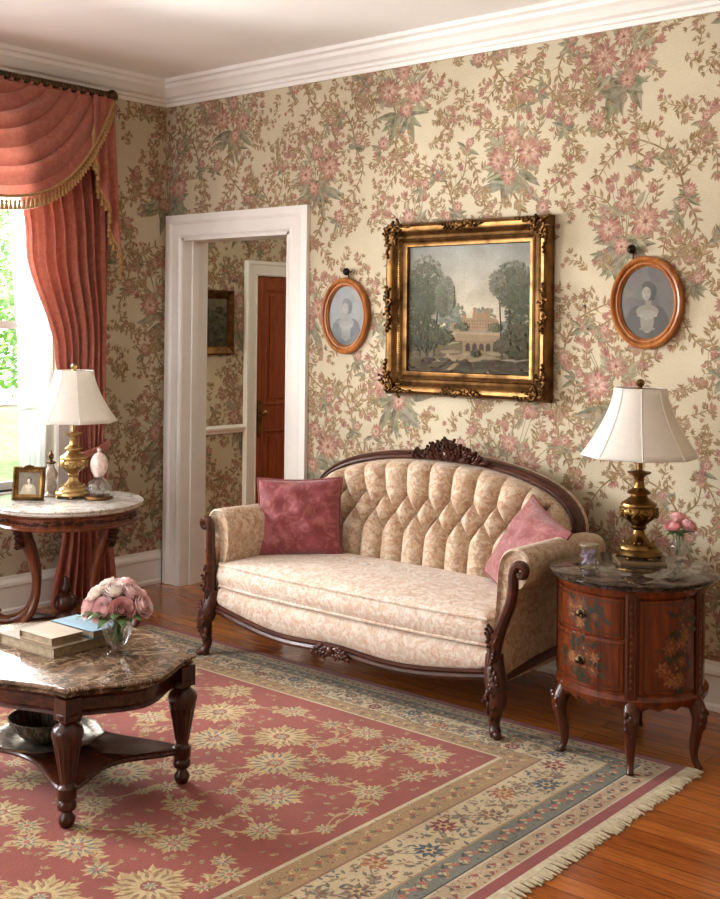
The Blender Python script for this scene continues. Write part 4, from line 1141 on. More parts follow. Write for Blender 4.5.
# ------------------------------------------------------------------ table lamps
def lamp(loc,label,brass,sc=1.0,rz=0):
    t=thing('table_lamp',label,'lamp',loc,rz)
    P=[(.030,.012),(.082,.012),(.090,.018),(.090,.03),(.084,.036),(.078,.04),(.076,.048),(.066,.058),(.050,.067),(.040,.076),(.032,.084),(.024,.094),(.021,.108),(.028,.113),(.030,.12),(.026,.126),(.034,.134),(.052,.148),(.066,.160),(.072,.174),(.072,.188),(.062,.200),(.070,.204),(.068,.212),(.046,.226),(.034,.236),(.030,.244),(.044,.249),(.046,.256),(.036,.262),(.022,.272),(.018,.29),(.020,.312),(.030,.322),(.044,.327),(.046,.333),(.020,.337),(.014,.34)]
    mb=MB(); mb.lathe([(r*sc,z*sc) for r,z in P],48)
    for k in range(6):
        a=2*pi*k/6; mb.ell((cos(a)*.078*sc,sin(a)*.078*sc,.008*sc),(.016*sc,.012*sc,.008*sc),Matrix.Rotation(a,3,'Z'))
    b=build('base',mb,M[brass],t,angle=40)
    mb=MB()
    for k in range(14):       # chased scrolls round the belly
        a=2*pi*k/14
        for q in range(3):
            r=.0705*sc; zz=(.166+.011*q)*sc; aa=a+.12*(q-1)
            mb.ell((cos(aa)*r,sin(aa)*r,zz),(.006*sc,.012*sc,.005*sc),Matrix.Rotation(aa,3,'Z')@Matrix.Rotation((-1)**k*.7,3,'X'),7,5)
    build('belly_chasing',mb,M[brass],b); mb=MB()
    for k in range(20):
        a=2*pi*k/20; mb.ell((cos(a)*.056*sc,sin(a)*.056*sc,.063*sc),(.007*sc,.006*sc,.006*sc),Matrix.Rotation(a,3,'Z'),7,5)
    build('foot_beading',mb,M[brass],b)
    mb=MB(); mb.lathe([(.012*sc,.337*sc),(.012*sc,.42*sc),(.018*sc,.422*sc),(.018*sc,.47*sc),(.004*sc,.47*sc)],16); mb.tube([(0,0,.47*sc),(0,0,.66*sc)],.003,6); build('stem',mb,M[brass],t)
    # eight panelled bell shade
    zb,zt=.395*sc,.655*sc; n=8
    def sr(v,flare=0): return (.098+(.222-.098)*((1-v)**1.55))*sc
    mb=MB(); rings=[]
    for j in range(13):
        v=j/12; r=sr(v); ring=[]
        for i in range(n):
            for q in range(6):
                a0=2*pi*i/n; a1=2*pi*(i+1)/n; f=q/6
                am=a0+(a1-a0)*f; x=.4*(cos(a0)*(1-f)+cos(a1)*f)+.6*cos(am); y=.4*(sin(a0)*(1-f)+sin(a1)*f)+.6*sin(am)
                ring.append((x*r,y*r,zb+(zt-zb)*v))
        rings.append(ring)
    mb.loft(rings,False,False); sd=build('lamp_shade',mb,M['shade'],t,angle=35,solid=.002)
    mb=MB()
    for i in range(n):
        a=2*pi*i/n; mb.tube([(cos(a)*(sr(j/12)+.0015),sin(a)*(sr(j/12)+.0015),zb+(zt-zb)*j/12) for j in range(13)],.0022,5)
    for v,r_ in ((0,.0032),(1,.0032)):
        rr=[(cos(2*pi*i/n)*(sr(v)+.001),sin(2*pi*i/n)*(sr(v)+.001),zb+(zt-zb)*v) for i in range(n)]; mb.tube(rr+[rr[0]],r_,5)
    build('shade_trim',mb,M['shade'],sd)
    mb=MB(); mb.lathe([(.006*sc,.652*sc),(.012*sc,.656*sc),(.008*sc,.662*sc),(.015*sc,.670*sc),(.017*sc,.680*sc),(.012*sc,.689*sc),(.003*sc,.693*sc)],16)
    for k in range(4): 
        a=pi/2*k; mb.tube([(0,0,zt),(cos(a)*.096*sc,sin(a)*.096*sc,zt)],.0018,5)
    build('finial',mb,M[brass],t)
    return t
lamp((.515,-1.03,LZ),'brass table lamp with white bell shade by the window','brass_light',1.0,.3)

# ------------------------------------------------------------------ objects on the lamp table
fx=thing('photo_frame','small ornate gilt photo frame on the white marble table','photo frame',(.437,-1.245,LZ),0)
def local_frame(nrm_az,tilt):
    return Matrix.Rotation(nrm_az+pi/2,4,'Z')@Matrix.Rotation(-tilt,4,'X')
def rectframe(W,Hh,prof,mapf): 
    mb=MB(); moulding(mb,[(-W/2,0),(-W/2,Hh),(W/2,Hh),(W/2,0)][::-1],prof,mapf); return mb
Fm=local_frame(R(-52),.16)
mp=lambda x,z,h:tuple(Fm@Vector((x,-h,z)))
FWd,FHt=.165,.17
mb=rectframe(FWd,FHt,[(0,0),(0,.012),(.006,.016),(.014,.012),(.024,.010),(.03,.004),(.03,0)],mp)
for i in range(40):
    t=i/40*4; e=int(t); f=t-e
    c_=[(-1,0),(1,0),(1,1),(-1,1)]; a_,b_=c_[e],c_[(e+1)%4]
    x=(a_[0]+(b_[0]-a_[0])*f)*(FWd/2-.01); z=.01+(a_[1]+(b_[1]-a_[1])*f)*(FHt-.02)
    mb.ell(mp(x,z,.013),(.008,.006,.008),None,6,4)
for i in range(-2,3): mb.ell(mp(i*.009,FHt+.003-abs(i)*.002,.01),(.008,.006,.009),None,6,4)
build('frame',mb,M['brass'],fx)
def portrait(W,Hh,mp,ov=False,pal=None,seed=1,bg=(120,112,104),dress=(84,78,74),bust=(196,188,176),turn=1):
    """a seated lady in an old-fashioned gown, flat picture"""
    rg=random.Random(seed); L=[]
    mb=MB(); n=48
    if ov: pts=[(W/2*cos(2*pi*i/n),Hh/2*sin(2*pi*i/n)) for i in range(n)]
    else: pts=[(-W/2,-Hh/2),(W/2,-Hh/2),(W/2,Hh/2),(-W/2,Hh/2)]
    mb.add([mp(x,y,0) for x,y in pts],[tuple(range(len(pts)))],0,lin(bg))
    s=Hh*1.16
    ins=(lambda x,y:(x/(W/2))**2+(y/(Hh/2))**2<.985) if ov else (lambda x,y:abs(x)<W/2*.98 and abs(y)<Hh/2*.98)
    def E_(x,y,rx,ry,c,l,n=22,ang=0):
        p=[]
        for i in range(n):
            a=2*pi*i/n; u,v=rx*cos(a),ry*sin(a)
            q=(x+u*cos(ang)-v*sin(ang),y+u*sin(ang)+v*cos(ang))
            k=1.0
            if ov:
                d=(q[0]/(W/2))**2+(q[1]/(Hh/2))**2
                if d>.97: k=sqrt(.97/d)
                q=(q[0]*k,q[1]*k)
            else: q=(max(-W/2*.99,min(W/2*.99,q[0])),max(-Hh/2*.99,min(Hh/2*.99,q[1])))
            p.append(q)
        L.append((p,c,l))
    t=turn
    for i in range(14): E_(rg.uniform(-.3,.3)*W,rg.uniform(-.1,.45)*s,.1*s,.14*s,jit(bg,9,rg),1)
    E_(-.02*s*t,-.42*s,.33*s,.26*s,dress,2); E_(-.17*s,-.22*s,.10*s,.19*s,jit(dress,5,rg),3,ang=-.3); E_(.17*s,-.22*s,.10*s,.19*s,jit(dress,5,rg),3,ang=.3)
    E_(0,-.10*s,.14*s,.075*s,bust,4); E_(0,-.2*s,.085*s,.15*s,bust,5); E_(0,-.13*s,.10*s,.05*s,tuple(min(255,k+16) for k in bust),6)
    for i in range(8): E_((i-3.5)*.03*s,-.145*s-.012*s*(3.5-abs(i-3.5)),.02*s,.018*s,tuple(min(255,k+10+(i%2)*12) for k in bust),7,8)
    E_(0,-.30*s,.10*s,.02*s,tuple(k-10 for k in bust),7)
    sk=tuple(min(255,k+14) for k in bust)
    E_(.012*s*t,.0,.04*s,.085*s,tuple(k-20 for k in sk),8)
    E_(.03*s*t,.13*s,.085*s,.105*s,tuple(int(k*.62) for k in bg),8); E_(.005*s,.185*s,.075*s,.06*s,tuple(int(k*.7) for k in bg),9); E_(.07*s*t,.08*s,.03*s,.06*s,tuple(int(k*.6) for k in bg),9)
    E_(-.012*s*t,.105*s,.056*s,.078*s,sk,10); E_(-.03*s*t,.10*s,.03*s,.05*s,tuple(min(255,k+10) for k in sk),11)
    for d in (-.032,.012): E_(d*s*t,.122*s,.011*s,.006*s,(74,68,64),12,8); E_(d*s*t,.138*s,.014*s,.003*s,(110,102,96),12,8)
    E_(-.018*s*t,.095*s,.005*s,.018*s,tuple(k-34 for k in sk),12,8); E_(-.014*s*t,.066*s,.015*s,.006*s,(140,112,104),12,8)
    for li_,(pts_,c,l) in enumerate(L): mb.add([mp(p[0],p[1],.0001+.00012*l+li_*4e-6) for p in pts_],[tuple(range(len(pts_)))],0,lin(c))
    return mb
mpp=lambda x,z,h:mp(x,z+FHt/2,.004+h)
mb=portrait(FWd-.056,FHt-.056,mpp,False,None,3,(120,104,84),(196,178,150),(222,206,182)); build('photograph',mb,M['photo'],fx,smooth=False,fix=False)
mb=MB(); mb.box((-FWd/2+.01,.001,.006),(FWd/2-.01,.006,FHt-.006)); mb.add([(-.02,.006,.1),(.02,.006,.1),(.03,.07,.02),(-.03,.07,.02)],[(0,1,2,3)]); mb.xf(Fm)
build('easel_back',mb,M['mahog'],fx,solid=.003,smooth=False)
fg=thing('figurine','small slender porcelain and gilt figurine between frame and lamp','figurine',(.40,-1.085,LZ))
mb=MB(); mb.lathe([(.028,0),(.030,.006),(.022,.014),(.016,.02),(.024,.03),(.026,.05),(.020,.07),(.026,.085),(.030,.10),(.022,.122),(.014,.132),(.016,.14),(.010,.147)],20,flute=5,fl=(.02,.12),amp=.12)
for a in (0,pi): mb.tube([(cos(a)*.02,sin(a)*.02,.10),(cos(a)*.036,sin(a)*.036,.08),(cos(a)*.018,sin(a)*.018,.06)],.005,6)
build('body',mb,m_plain('porcelain',(214,196,176),.25,var=16,scale=60),fg)
mb=MB(); mb.lathe([(.010,.145),(.022,.150),(.022,.156),(.008,.160),(.006,.168),(.012,.176),(.012,.188),(.006,.194),(.004,.204),(.001,.210)],16)
build('gilt_top',mb,M['giltdark'],fg)
bt=thing('glass_bottle','clear glass domed bottle with round stopper on gilt base','bottle',(.65,-.968,LZ))
bt.scale=(1.15,1.15,1.15); fg.scale=(1.15,1.15,1.15)
mb=MB(); mb.lathe([(.002,0),(.060,0),(.063,.006),(.060,.014),(.054,.016),(.002,.016)],32); build('gilt_base',mb,M['gilt'],bt)
mb=MB(); mb.lathe([(.002,.0165),(.056,.0165),(.058,.03),(.054,.055),(.042,.078),(.026,.092),(.018,.098),(.014,.098),(.022,.090),(.038,.074),(.050,.053),(.053,.03),(.052,.021),(.002,.021)],48); build('dome',mb,M['crystal'],bt)
mb=MB(); mb.lathe([(.002,.099),(.018,.099),(.022,.105),(.034,.125),(.038,.150),(.036,.175),(.026,.195),(.012,.206),(.007,.212),(.010,.218),(.008,.226),(.002,.230)],40,flute=8,fl=(.11,.19),amp=.04); build('stopper',mb,m_plain('rosy_porcelain',(226,204,194),.2,var=22,scale=70),bt)
mb=MB()
for k in range(7):
    a=2*pi*k/7; mb.ell((.018*cos(a),.018*sin(a),.03+.012*(k%3)),(.011,.011,.009),None,7,5)
build('dried_petals',mb,M['rose_pale'],bt)

# ------------------------------------------------------------------ drum cabinet
DC=(3.49,-.66); DZT=.682; DR=.272
dcab=thing('drum_cabinet','half round inlaid drum cabinet with dark marble top','cabinet',(*DC,0))
mb=MB(); mb.lathe([(.02,DZT-.03),(.28,DZT-.03),(.294,DZT-.026),(.300,DZT-.018),(.296,DZT-.013),(.306,DZT-.008),(.306,DZT-.003),(.300,DZT),(.02,DZT)],96); build('marble_top',mb,M['granite'],dcab,angle=30)
ZB0,ZT0=.238,DZT-.03
def dpt(az,r,z): return (cos(az)*r,sin(az)*r,z)
mb=MB(); n=160; rings=[]
for r,z in ((DR-.03,0),(DR-.008,0),(DR+.006,.012),(DR+.008,.028),(DR-.002,.038),(DR-.008,.044),(DR-.008,ZT0-ZB0-.03),(DR,ZT0-ZB0-.022),(DR+.004,ZT0-ZB0-.006),(DR+.004,ZT0-ZB0)):
    ring=[]
    for i in range(n):
        a=2*pi*i/n
        sc=.012*abs(sin(a*13)) if z<.005 else 0
        ring.append(dpt(a,r,ZB0+z-(.012-sc if z<.005 else 0)))
    rings.append(ring)
mb.loft(rings); body=build('body',mb,M['drum'],dcab,angle=35)
LA=[R(229),R(297),R(357),R(110)]
def curved(a0,a1,r0,r1,z0,z1,n=24):
    """curved slab between two azimuths, chamfered edges"""
    rings=[]
    for i in range(n+1):
        a=a0+(a1-a0)*i/n; e=.0 if 0<i<n else 1
        rr=r1-.003*e
        rings.append([dpt(a,r0,z0),dpt(a,rr-.004,z0),dpt(a,rr,z0+.004),dpt(a,rr,z1-.004),dpt(a,rr-.004,z1),dpt(a,r0,z1)])
    return MB().loft(rings)
def decor(mb,ac,zc,wa,hz,rg,n,r,dense=1.0):
    """painted flower spray mapped on the curved front"""
    L=[]
    cols=[(136,76,42),(116,64,36),(146,94,56),(92,52,30)]
    for i in range(int(40*dense)):
        a=rg.uniform(0,2*pi); q=sqrt(rg.random()); x,y=wa*q*cos(a),hz*q*sin(a)
        leaf(L,x,y,rg.uniform(0,6.28),rg.uniform(.03,.05),.010,jit((54,50,30),12,rg),jit((42,36,22),10,rg),1)
    for i in range(int(n)):
        a=rg.uniform(0,2*pi); q=sqrt(rg.random())*.75; x,y=wa*q*cos(a),hz*q*sin(a); rr=rg.uniform(.018,.034)
        c=rg.choice(cols)
        for k in range(7): leaf(L,x,y,2*pi*k/7+i,rr,rr*.33,jit(c,14,rg),jit(tuple(v*.8 for v in c),10,rg),3+i%4,4)
        blob(L,x,y,rr*.2,(160,108,58),8,7)
    for p,c,l in L: mb.add([dpt(ac+x/r,r+.0003+.00006*l,zc+y) for x,y in p],[tuple(range(len(p)))],1,lin(c))
    return mb
def line_inlay(mb,a0,a1,z0,z1,r,ins=.014,w=.0022,c=(58,30,14)):
    da=ins/r
    for zz in (z0+ins,z1-ins):
        for i in range(20):
            b0=a0+da+(a1-a0-2*da)*i/20; b1=a0+da+(a1-a0-2*da)*(i+1)/20
            mb.add([dpt(b0,r+.0002,zz-w),dpt(b1,r+.0002,zz-w),dpt(b1,r+.0002,zz+w),dpt(b0,r+.0002,zz+w)],[(0,1,2,3)],1,lin(c))
    for b in (a0+da,a1-da):
        dw=w/r; mb.add([dpt(b-dw,r+.0002,z0+ins),dpt(b+dw,r+.0002,z0+ins),dpt(b+dw,r+.0002,z1-ins),dpt(b-dw,r+.0002,z1-ins)],[(0,1,2,3)],1,lin(c))
rg=random.Random(31)
d0,d1=R(205),R(291)
zd=[(ZB0+.055,ZB0+.232),(ZB0+.241,ZT0-.03)]
pu=MB(); 
for q in range(7):
    a=2*pi*q/7; pu.ell((.002,.014*cos(a),.012*sin(a)),(.005,.009,.007),None,7,5)
pu.lathe([(.005,0),(.006,.01),(.012,.016),(.012,.022),(.004,.027)],12,(0,0,0))
tmp=MB(); 
for q in range(9):
    a=2*pi*q/9; tmp.ell((.001,.017*cos(a),.015*sin(a)),(.004,.010,.008),None,7,5)
kn=MB(); kn.lathe([(.005,0),(.006,.012),(.013,.018),(.013,.025),(.004,.030)],14); kn.xf(Matrix.Rotation(pi/2,4,'Y')); tmp.join(kn); tmp.xf(Matrix.Scale(.8,4))
for z0_,z1_ in zd:
    mb=curved(d0,d1,DR-.012,DR,z0_,z1_)
    line_inlay(mb,d0,d1,z0_,z1_,DR)
    am=(R(222)+d1)/2
    decor(mb,am,(z0_+z1_)/2,.095,.045 if z1_>.5 else .062,rg,14,DR,1.2)
    dr=build('drawer',mb,[M['drum'],M['decor']],dcab,angle=35,fix=False)
    k_=MB(); k_.join(tmp,Matrix.Translation(dpt(am,DR+.001,(z0_+z1_)/2))@Matrix.Rotation(am,4,'Z')); build('drawer_pull',k_,M['bronze'],dr)
e0,e1=R(303),R(352)
mb=curved(e0,e1,DR-.012,DR,ZB0+.052,ZT0-.03); line_inlay(mb,e0,e1,ZB0+.052,ZT0-.03,DR)
for (ax,zz,w_,h_,n_) in ((R(332),.36,.05,.06,7),(R(334),.45,.06,.07,9),(R(338),.55,.05,.06,8),(R(326),.40,.045,.05,5)): decor(mb,ax,zz,w_,h_,rg,n_,DR,.6)
build('door',mb,[M['drum'],M['decor']],dcab,angle=35,fix=False)
for k,a in enumerate(LA):
    w=R(4.6)
    if k==0: a_st=R(199)
    else: a_st=a
    a_leg=a; a=a_st
    mb=curved(a-w,a+w,DR-.012,DR+.006,ZB0+.03,ZT0-.004,6)
    for q in range(12):
        mb.ell(dpt(a,DR+.006,ZB0+.07+q*.0265),(.004,.006,.010),Matrix.Rotation(a,3,'Z'),7,5)
    for dd in (-.6,.6):
        mb.tube([dpt(a+w*dd,DR+.006,ZB0+.045),dpt(a+w*dd,DR+.006,ZT0-.02)],.003,5)
    build('stile',mb,M['drumdark'],dcab,angle=40)
    a=a_leg
    mb=MB()
    path=[(DR-.022,ZB0+.03),(DR-.012,ZB0-.0),(DR+.003,.205),(DR+.006,.18),(DR-.004,.135),(DR-.014,.085),(DR-.014,.045),(DR-.003,.018),(DR+.008,.008)]
    P=spline([dpt(a,r,z) for r,z in path],5); n_=len(P)
    tab=[(0,.028),(.2,.030),(.35,.028),(.55,.020),(.8,.013),(.92,.013),(1,.012)]
    mb.tube(P,[interp(tab,i/(n_-1)) for i in range(n_)],10)
    mb.box((cos(a)*(DR+.004)-.011,sin(a)*(DR+.004)-.011,0),(cos(a)*(DR+.004)+.011,sin(a)*(DR+.004)+.011,.012))
    lg=build('leg',mb,M['drumdark'],dcab,angle=60)
    mb=MB()
    for q in range(8):
        mb.ell(dpt(a+R(3.2)*((q%3)-1),DR+.030-.003*abs((q%3)-1)-q*.0015,.222-q*.009),(.010,.009,.013),Matrix.Rotation(a,3,'Z'),7,5)
    build('carving',mb,M['drumdark'],lg)

lamp((3.437,-.505,DZT+.009),'brass table lamp with white bell shade on the drum cabinet','brass',1.0,.52)
cst=MB(); 
cq=[(-.088,-.088),(.088,-.088),(.088,.088),(-.088,.088)]
cst.prism(cq,.0,.008,0,lin((140,116,86)))
rgx=random.Random(4); L_=[]
for i in range(26): 
    x,y=rgx.uniform(-.075,.075),rgx.uniform(-.075,.075); leaf(L_,x,y,rgx.uniform(0,6),.02,.006,jit((176,150,112),16,rgx),jit((116,84,58),16,rgx),1)
for p_,c_,l_ in L_: cst.add([(x,y,.0081) for x,y in p_],[tuple(range(len(p_)))],0,lin(c_))
o=build('lamp_mat',cst,M['decor'],loc=(3.45,-.525,DZT+.0003),smooth=False,fix=False); o.rotation_euler=(0,0,R(38)); tag(o,'thin square patterned mat under the brass lamp on the cabinet','mat')
# tumbler with lilac flowers
tl=(3.365,-.765,DZT+.0006)
mb=MB(); mb.lathe([(.001,0),(.034,0),(.036,.004),(.037,.085),(.034,.085),(.0325,.010),(.001,.009)],48)
o=build('glass_tumbler',mb,M['crystal'],loc=tl,angle=40); tag(o,'small glass tumbler of lilac petals on the drum cabinet','glass')
mb=MB()
for k in range(46):
    a=rgx.uniform(0,6.28); q=.021*sqrt(rgx.random()); mb.ell((q*cos(a),q*sin(a),.016+rgx.random()*.044),(.009,.009,.0045),Matrix.Rotation(rgx.uniform(0,3),3,(rgx.random(),rgx.random(),.2)),7,5)
o=build('lilac_petals',mb,M['lilac'],loc=tl); tag(o,'lilac petals filling the glass tumbler','petals',None,'stuff')
mb=MB(); mb.lathe([(.0335,.082),(.0378,.082),(.0378,.088),(.0335,.088)],40); mb.loft; 
# silver rim is part of the tumbler
rim=build('rim',mb,M['silver'],bpy.data.objects['glass_tumbler'])
V2=[(.001,.0),(.028,.0),(.029,.005),(.016,.011),(.010,.020),(.013,.028),(.028,.045),(.034,.062),(.033,.075),(.024,.092),(.022,.105),(.028,.118),(.026,.118),(.0195,.105),(.021,.092),(.029,.075),(.030,.062),(.023,.047),(.008,.036),(.001,.034)]
VL2=(3.60,-.50,DZT+.0006)
vase('flower_vase','small footed crystal vase of three roses on the drum cabinet',V2,VL2,24,10,(.03,.09),.05)
rg=random.Random(77)
for i,(a,b,c,r,mt,lb) in enumerate(((-.022,.018,.150,.034,'rose_small','left pink rose in the small vase on the cabinet'),(.026,.016,.152,.036,'rose_small','right pink rose in the small vase on the cabinet'),(.0,-.012,.178,.030,'rose_small','smaller pink rose at the back of the small cabinet vase'))):
    off=right*a+fwd*b; pos=(VL2[0]+off.x,VL2[1]+off.y,VL2[2]+c)
    rose(lb,'roses in the small vase on the cabinet',pos,(off.x*9,off.y*9,.5),r,mt,(VL2[0]+.005*(i-1),VL2[1],VL2[2]+.042),rg,i)
mb=MB(); rgx=random.Random(6)
for j in range(12):
    a=2*pi*j/12; d=Vector((cos(a),sin(a),rgx.uniform(-.3,.3))).normalized(); e=Vector((-sin(a),cos(a),0)); l=rgx.uniform(.035,.055); o_=Vector((cos(a)*.012,sin(a)*.012,.122))
    def fn(u,v,o=o_,d=d,e=e,l=l): return o+d*(l*v)+e*((u-.5)*.028*sin(pi*v**.8))+Vector((0,0,.008*sin(pi*v)))
    mb.grid(fn,4,5)
o=build('greenery',mb,M['leaf'],loc=VL2,angle=180,fix=False); tag(o,'green leaves under the three roses on the cabinet','leaves')

# ------------------------------------------------------------------ pictures
def bigpic():
    x0,x1,z0,z1=1.785,2.748,1.235,2.10
    t=thing('painting','large gilt framed landscape painting above the settee','painting',((x0+x1)/2,-.002,z0))
    O=((x0+x1)/2,-.002,z0)
    pts=[(x0,z0),(x0,z1),(x1,z1),(x1,z0)][::-1]
    prof=[(0,0),(0,.035),(.008,.05),(.022,.058),(.036,.054),(.05,.040),(.066,.030),(.078,.034),(.088,.036),(.096,.030),(.104,.024),(.118,.020),(.122,.012),(.122,0)]
    mpq=lambda x,z,h:(x,-.002-h,z)
    mb=MB(); moulding(mb,pts,prof,mpq); fr=build('frame',mb,M['gilt'],t,off=O,angle=30)
    mb=MB()
    ins=.083
    for (a,b) in (((x0+ins,z0+ins),(x1-ins,z0+ins)),((x0+ins,z1-ins),(x1-ins,z1-ins)),((x0+ins,z0+ins),(x0+ins,z1-ins)),((x1-ins,z0+ins),(x1-ins,z1-ins))):
        l=hypot(b[0]-a[0],b[1]-a[1]); n=int(l/.011)
        for i in range(n): mb.ell((a[0]+(b[0]-a[0])*i/n,-.040,a[1]+(b[1]-a[1])*i/n),(.0048,.005,.0048),None,6,4)
    build('beading',mb,M['giltdark'],fr,off=O)
    rg=random.Random(6)
    def scroll(mb,x,y,z,a0,r,d,h=.007):
        P=[]
        for i in range(15):
            q=i/14; a=a0+d*q*4.6; rr=r*(1-.8*q); P.append((x+rr*cos(a),y-.004*q,z+rr*sin(a)))
        mb.tube(P,[h*(1-.4*i/14) for i in range(15)],6)
    def orn(mb,x,z,dx,dz,k):
        for i in range(16):
            q=rg.random(); u=rg.uniform(0,.085)*k; v=rg.uniform(0,.085)*k
            if u+v>.12*k: continue
            carved(mb,x+dx*(u+.012),-.060-rg.uniform(0,.012),z+dz*(v+.012),rg.uniform(0,6.28),.036,.008,.010,.007)
        for i in range(5):
            carved(mb,x+dx*(.05+i*.022)*k,-.060,z+dz*.022,atan2(0,dx)+rg.uniform(-.4,.4),.04*(1-i*.1),.008,.010,.007)
            carved(mb,x+dx*.022,-.060,z+dz*(.05+i*.022)*k,dz*pi/2+rg.uniform(-.4,.4),.04*(1-i*.1),.008,.010,.007)
        scroll(mb,x+dx*.045,-.066,z+dz*.045,rg.uniform(0,6),.026,1); scroll(mb,x+dx*.085,-.062,z+dz*.028,0,.018,dx); scroll(mb,x+dx*.028,-.062,z+dz*.085,1.5,.018,-dz)
        mb.ell((x+dx*.03,-.068,z+dz*.03),(.014,.012,.014),None,8,6)
    for x,z,dx,dz in ((x0,z0,1,1),(x1,z0,-1,1),(x0,z1,1,-1),(x1,z1,-1,-1)):
        mb=MB(); orn(mb,x-dx*.004,z-dz*.004,dx,dz,1.12); build('corner_ornament',mb,M['giltdark'],t,off=O)
    xm,zm_=(x0+x1)/2,(z0+z1)/2
    for x,z,hor in ((xm,z0+.026,1),(xm,z1-.026,1),(x0+.026,zm_,0),(x1-.026,zm_,0)):
        mb=MB()
        for s in (1,-1):
            for i in range(5):
                dx,dz=(s*(.012+i*.02),0) if hor else (0,s*(.012+i*.02))
                an=(0 if s>0 else pi) if hor else s*pi/2
                carved(mb,x+dx,-.062,z+dz,an+rg.uniform(-.5,.5),.034-.003*i,.009,.010,.008)
                carved(mb,x+dx,-.062,z+dz,an+rg.choice((.9,-.9)),.028-.003*i,.008,.009,.007)
            scroll(mb,x+(s*.035 if hor else .01),-.066,z+(.008 if hor else s*.035),0,.016,s)
        mb.ell((x,-.068,z),(.016,.012,.016),None,8,6)
        build('side_ornament',mb,M['giltdark'],t,off=O)
    # canvas: misty parkland with a pale stone house and an arched bridge
    cx0,cx1,cz0,cz1=x0+.12,x1-.12,z0+.12,z1-.12
    W,Hh=cx1-cx0,cz1-cz0; rg=random.Random(19)
    mb=MB()
    def sky(u,v):
        a=(206,190,162); b=(160,160,152); c=(170,146,116)
        t=max(0,min(1,(v-.35)/.65)); k=1-abs(u-.5)*1.1
        col=[a[i]*(1-t)+b[i]*t for i in range(3)]
        if v<.35: col=[col[i]*.55+c[i]*.35*k+60*.1 for i in range(3)]
        n=mnoise.noise(Vector((u*5,v*9,1)))*14
        return lin(tuple(max(0,min(255,q*(.78+.22*k)+n)) for q in col))
    mb.grid(lambda u,v:(cx0+W*u,-.003,cz0+Hh*v),40,40,0,sky)
    lay=[0]
    def P_(pts,c):
        lay[0]+=1; y=-.0032-lay[0]*.0000018
        pts=[(max(0,min(1,u)),max(0,min(1,v))) for u,v in pts]
        mb.add([(cx0+W*u,y,cz0+Hh*v) for u,v in pts],[tuple(range(len(pts)))],0,lin(tuple(k*.86 for k in c)))
    def dab(u,v,ru,rv,c,ang=None,n=7):
        ang=rg.uniform(0,3) if ang is None else ang
        P_([(u+ru*cos(2*pi*i/n)*cos(ang)-rv*sin(2*pi*i/n)*sin(ang),v+ru*cos(2*pi*i/n)*sin(ang)+rv*sin(2*pi*i/n)*cos(ang)) for i in range(n)],c)
    for i in range(90):     # distant hills
        u=rg.uniform(.15,.85); v=.40+.08*sin(u*7)+rg.uniform(-.06,.02); dab(u,v,.05,.03,jit((148,146,130),10,rg))
    for i in range(140): dab(rg.uniform(0,1),rg.uniform(.0,.30),.06,.02,jit((106,94,66),14,rg),rg.uniform(-.2,.2))
    def mass(cu,cv,ru,rv,n,base,sz):
        for i in range(n):
            a=rg.uniform(0,6.28); q=sqrt(rg.random()); u=cu+ru*q*cos(a); v=cv+rv*q*sin(a)
            lt=8*(q*sin(a)); dab(u,v,sz*rg.uniform(.6,1.2),sz*.55,jit(tuple(k+lt for k in base),12,rg))
    mass(.36,.44,.12,.12,120,(128,130,112),.020); mass(.64,.42,.10,.09,80,(134,132,112),.018)
    # stone house
    st=(172,144,112); sh_=(140,112,88)
    for (a,b,c,d) in ((.46,.33,.54,.43),(.54,.33,.68,.47),(.68,.33,.74,.42),(.36,.33,.46,.39)): P_([(a,b),(c,b),(c,d),(a,d)],jit(st,8,rg))
    for (a,c,d) in ((.46,.49,.45),(.545,.57,.50),(.65,.675,.495),(.71,.73,.44)): P_([(a,.33),(c,.33),(c,d),(a,d)],jit((178,142,106),8,rg)); P_([(a-.006,d),(c+.006,d),((a+c)/2,d+.016)],(150,124,100))
    for i in range(12):
        u=.47+i*.0215
        for v in (.35,.375,.40): 
            P_([(u,v),(u+.009,v),(u+.008,v+.014),(u,v+.014)],sh_)
    # bridge
    P_([(.40,.25),(.76,.245),(.76,.30),(.40,.31)],(160,136,106)); P_([(.40,.305),(.76,.295),(.76,.315),(.40,.325)],(178,154,122)); P_([(.46,.16),(.76,.16),(.76,.25),(.46,.25)],(150,124,94))
    for i in range(5):
        u=.485+i*.055; P_([(u,.17)]+[(u+.019-.019*cos(pi*k/8),.205+.03*sin(pi*k/8)) for k in range(9)]+[(u+.038,.17)],(78,64,50))
    for i in range(40): dab(rg.uniform(.3,.75),rg.uniform(.05,.17),.06,.012,jit((150,132,100),12,rg),rg.uniform(-.15,.15))
    for i in range(9): q=rg.random(); dab(.48-.16*q+rg.uniform(-.04,.04),.15-.14*q,.03,.009,jit((170,148,114),10,rg),.2)
    # near trees
    for (u0,u1,w) in ((.16,.17,.012),(.10,.06,.008),(.22,.27,.007),(.84,.83,.012),(.90,.95,.008),(.78,.74,.006)):
        P_([(u0-w,.12),(u0+w,.12),((u0+u1)/2+w*.7,.45),(u1+w*.4,.80),(u1-w*.4,.80),((u0+u1)/2-w*.7,.45)],(74,64,50))
    D1=(92,94,74); D2=(110,110,90); D3=(136,134,114)
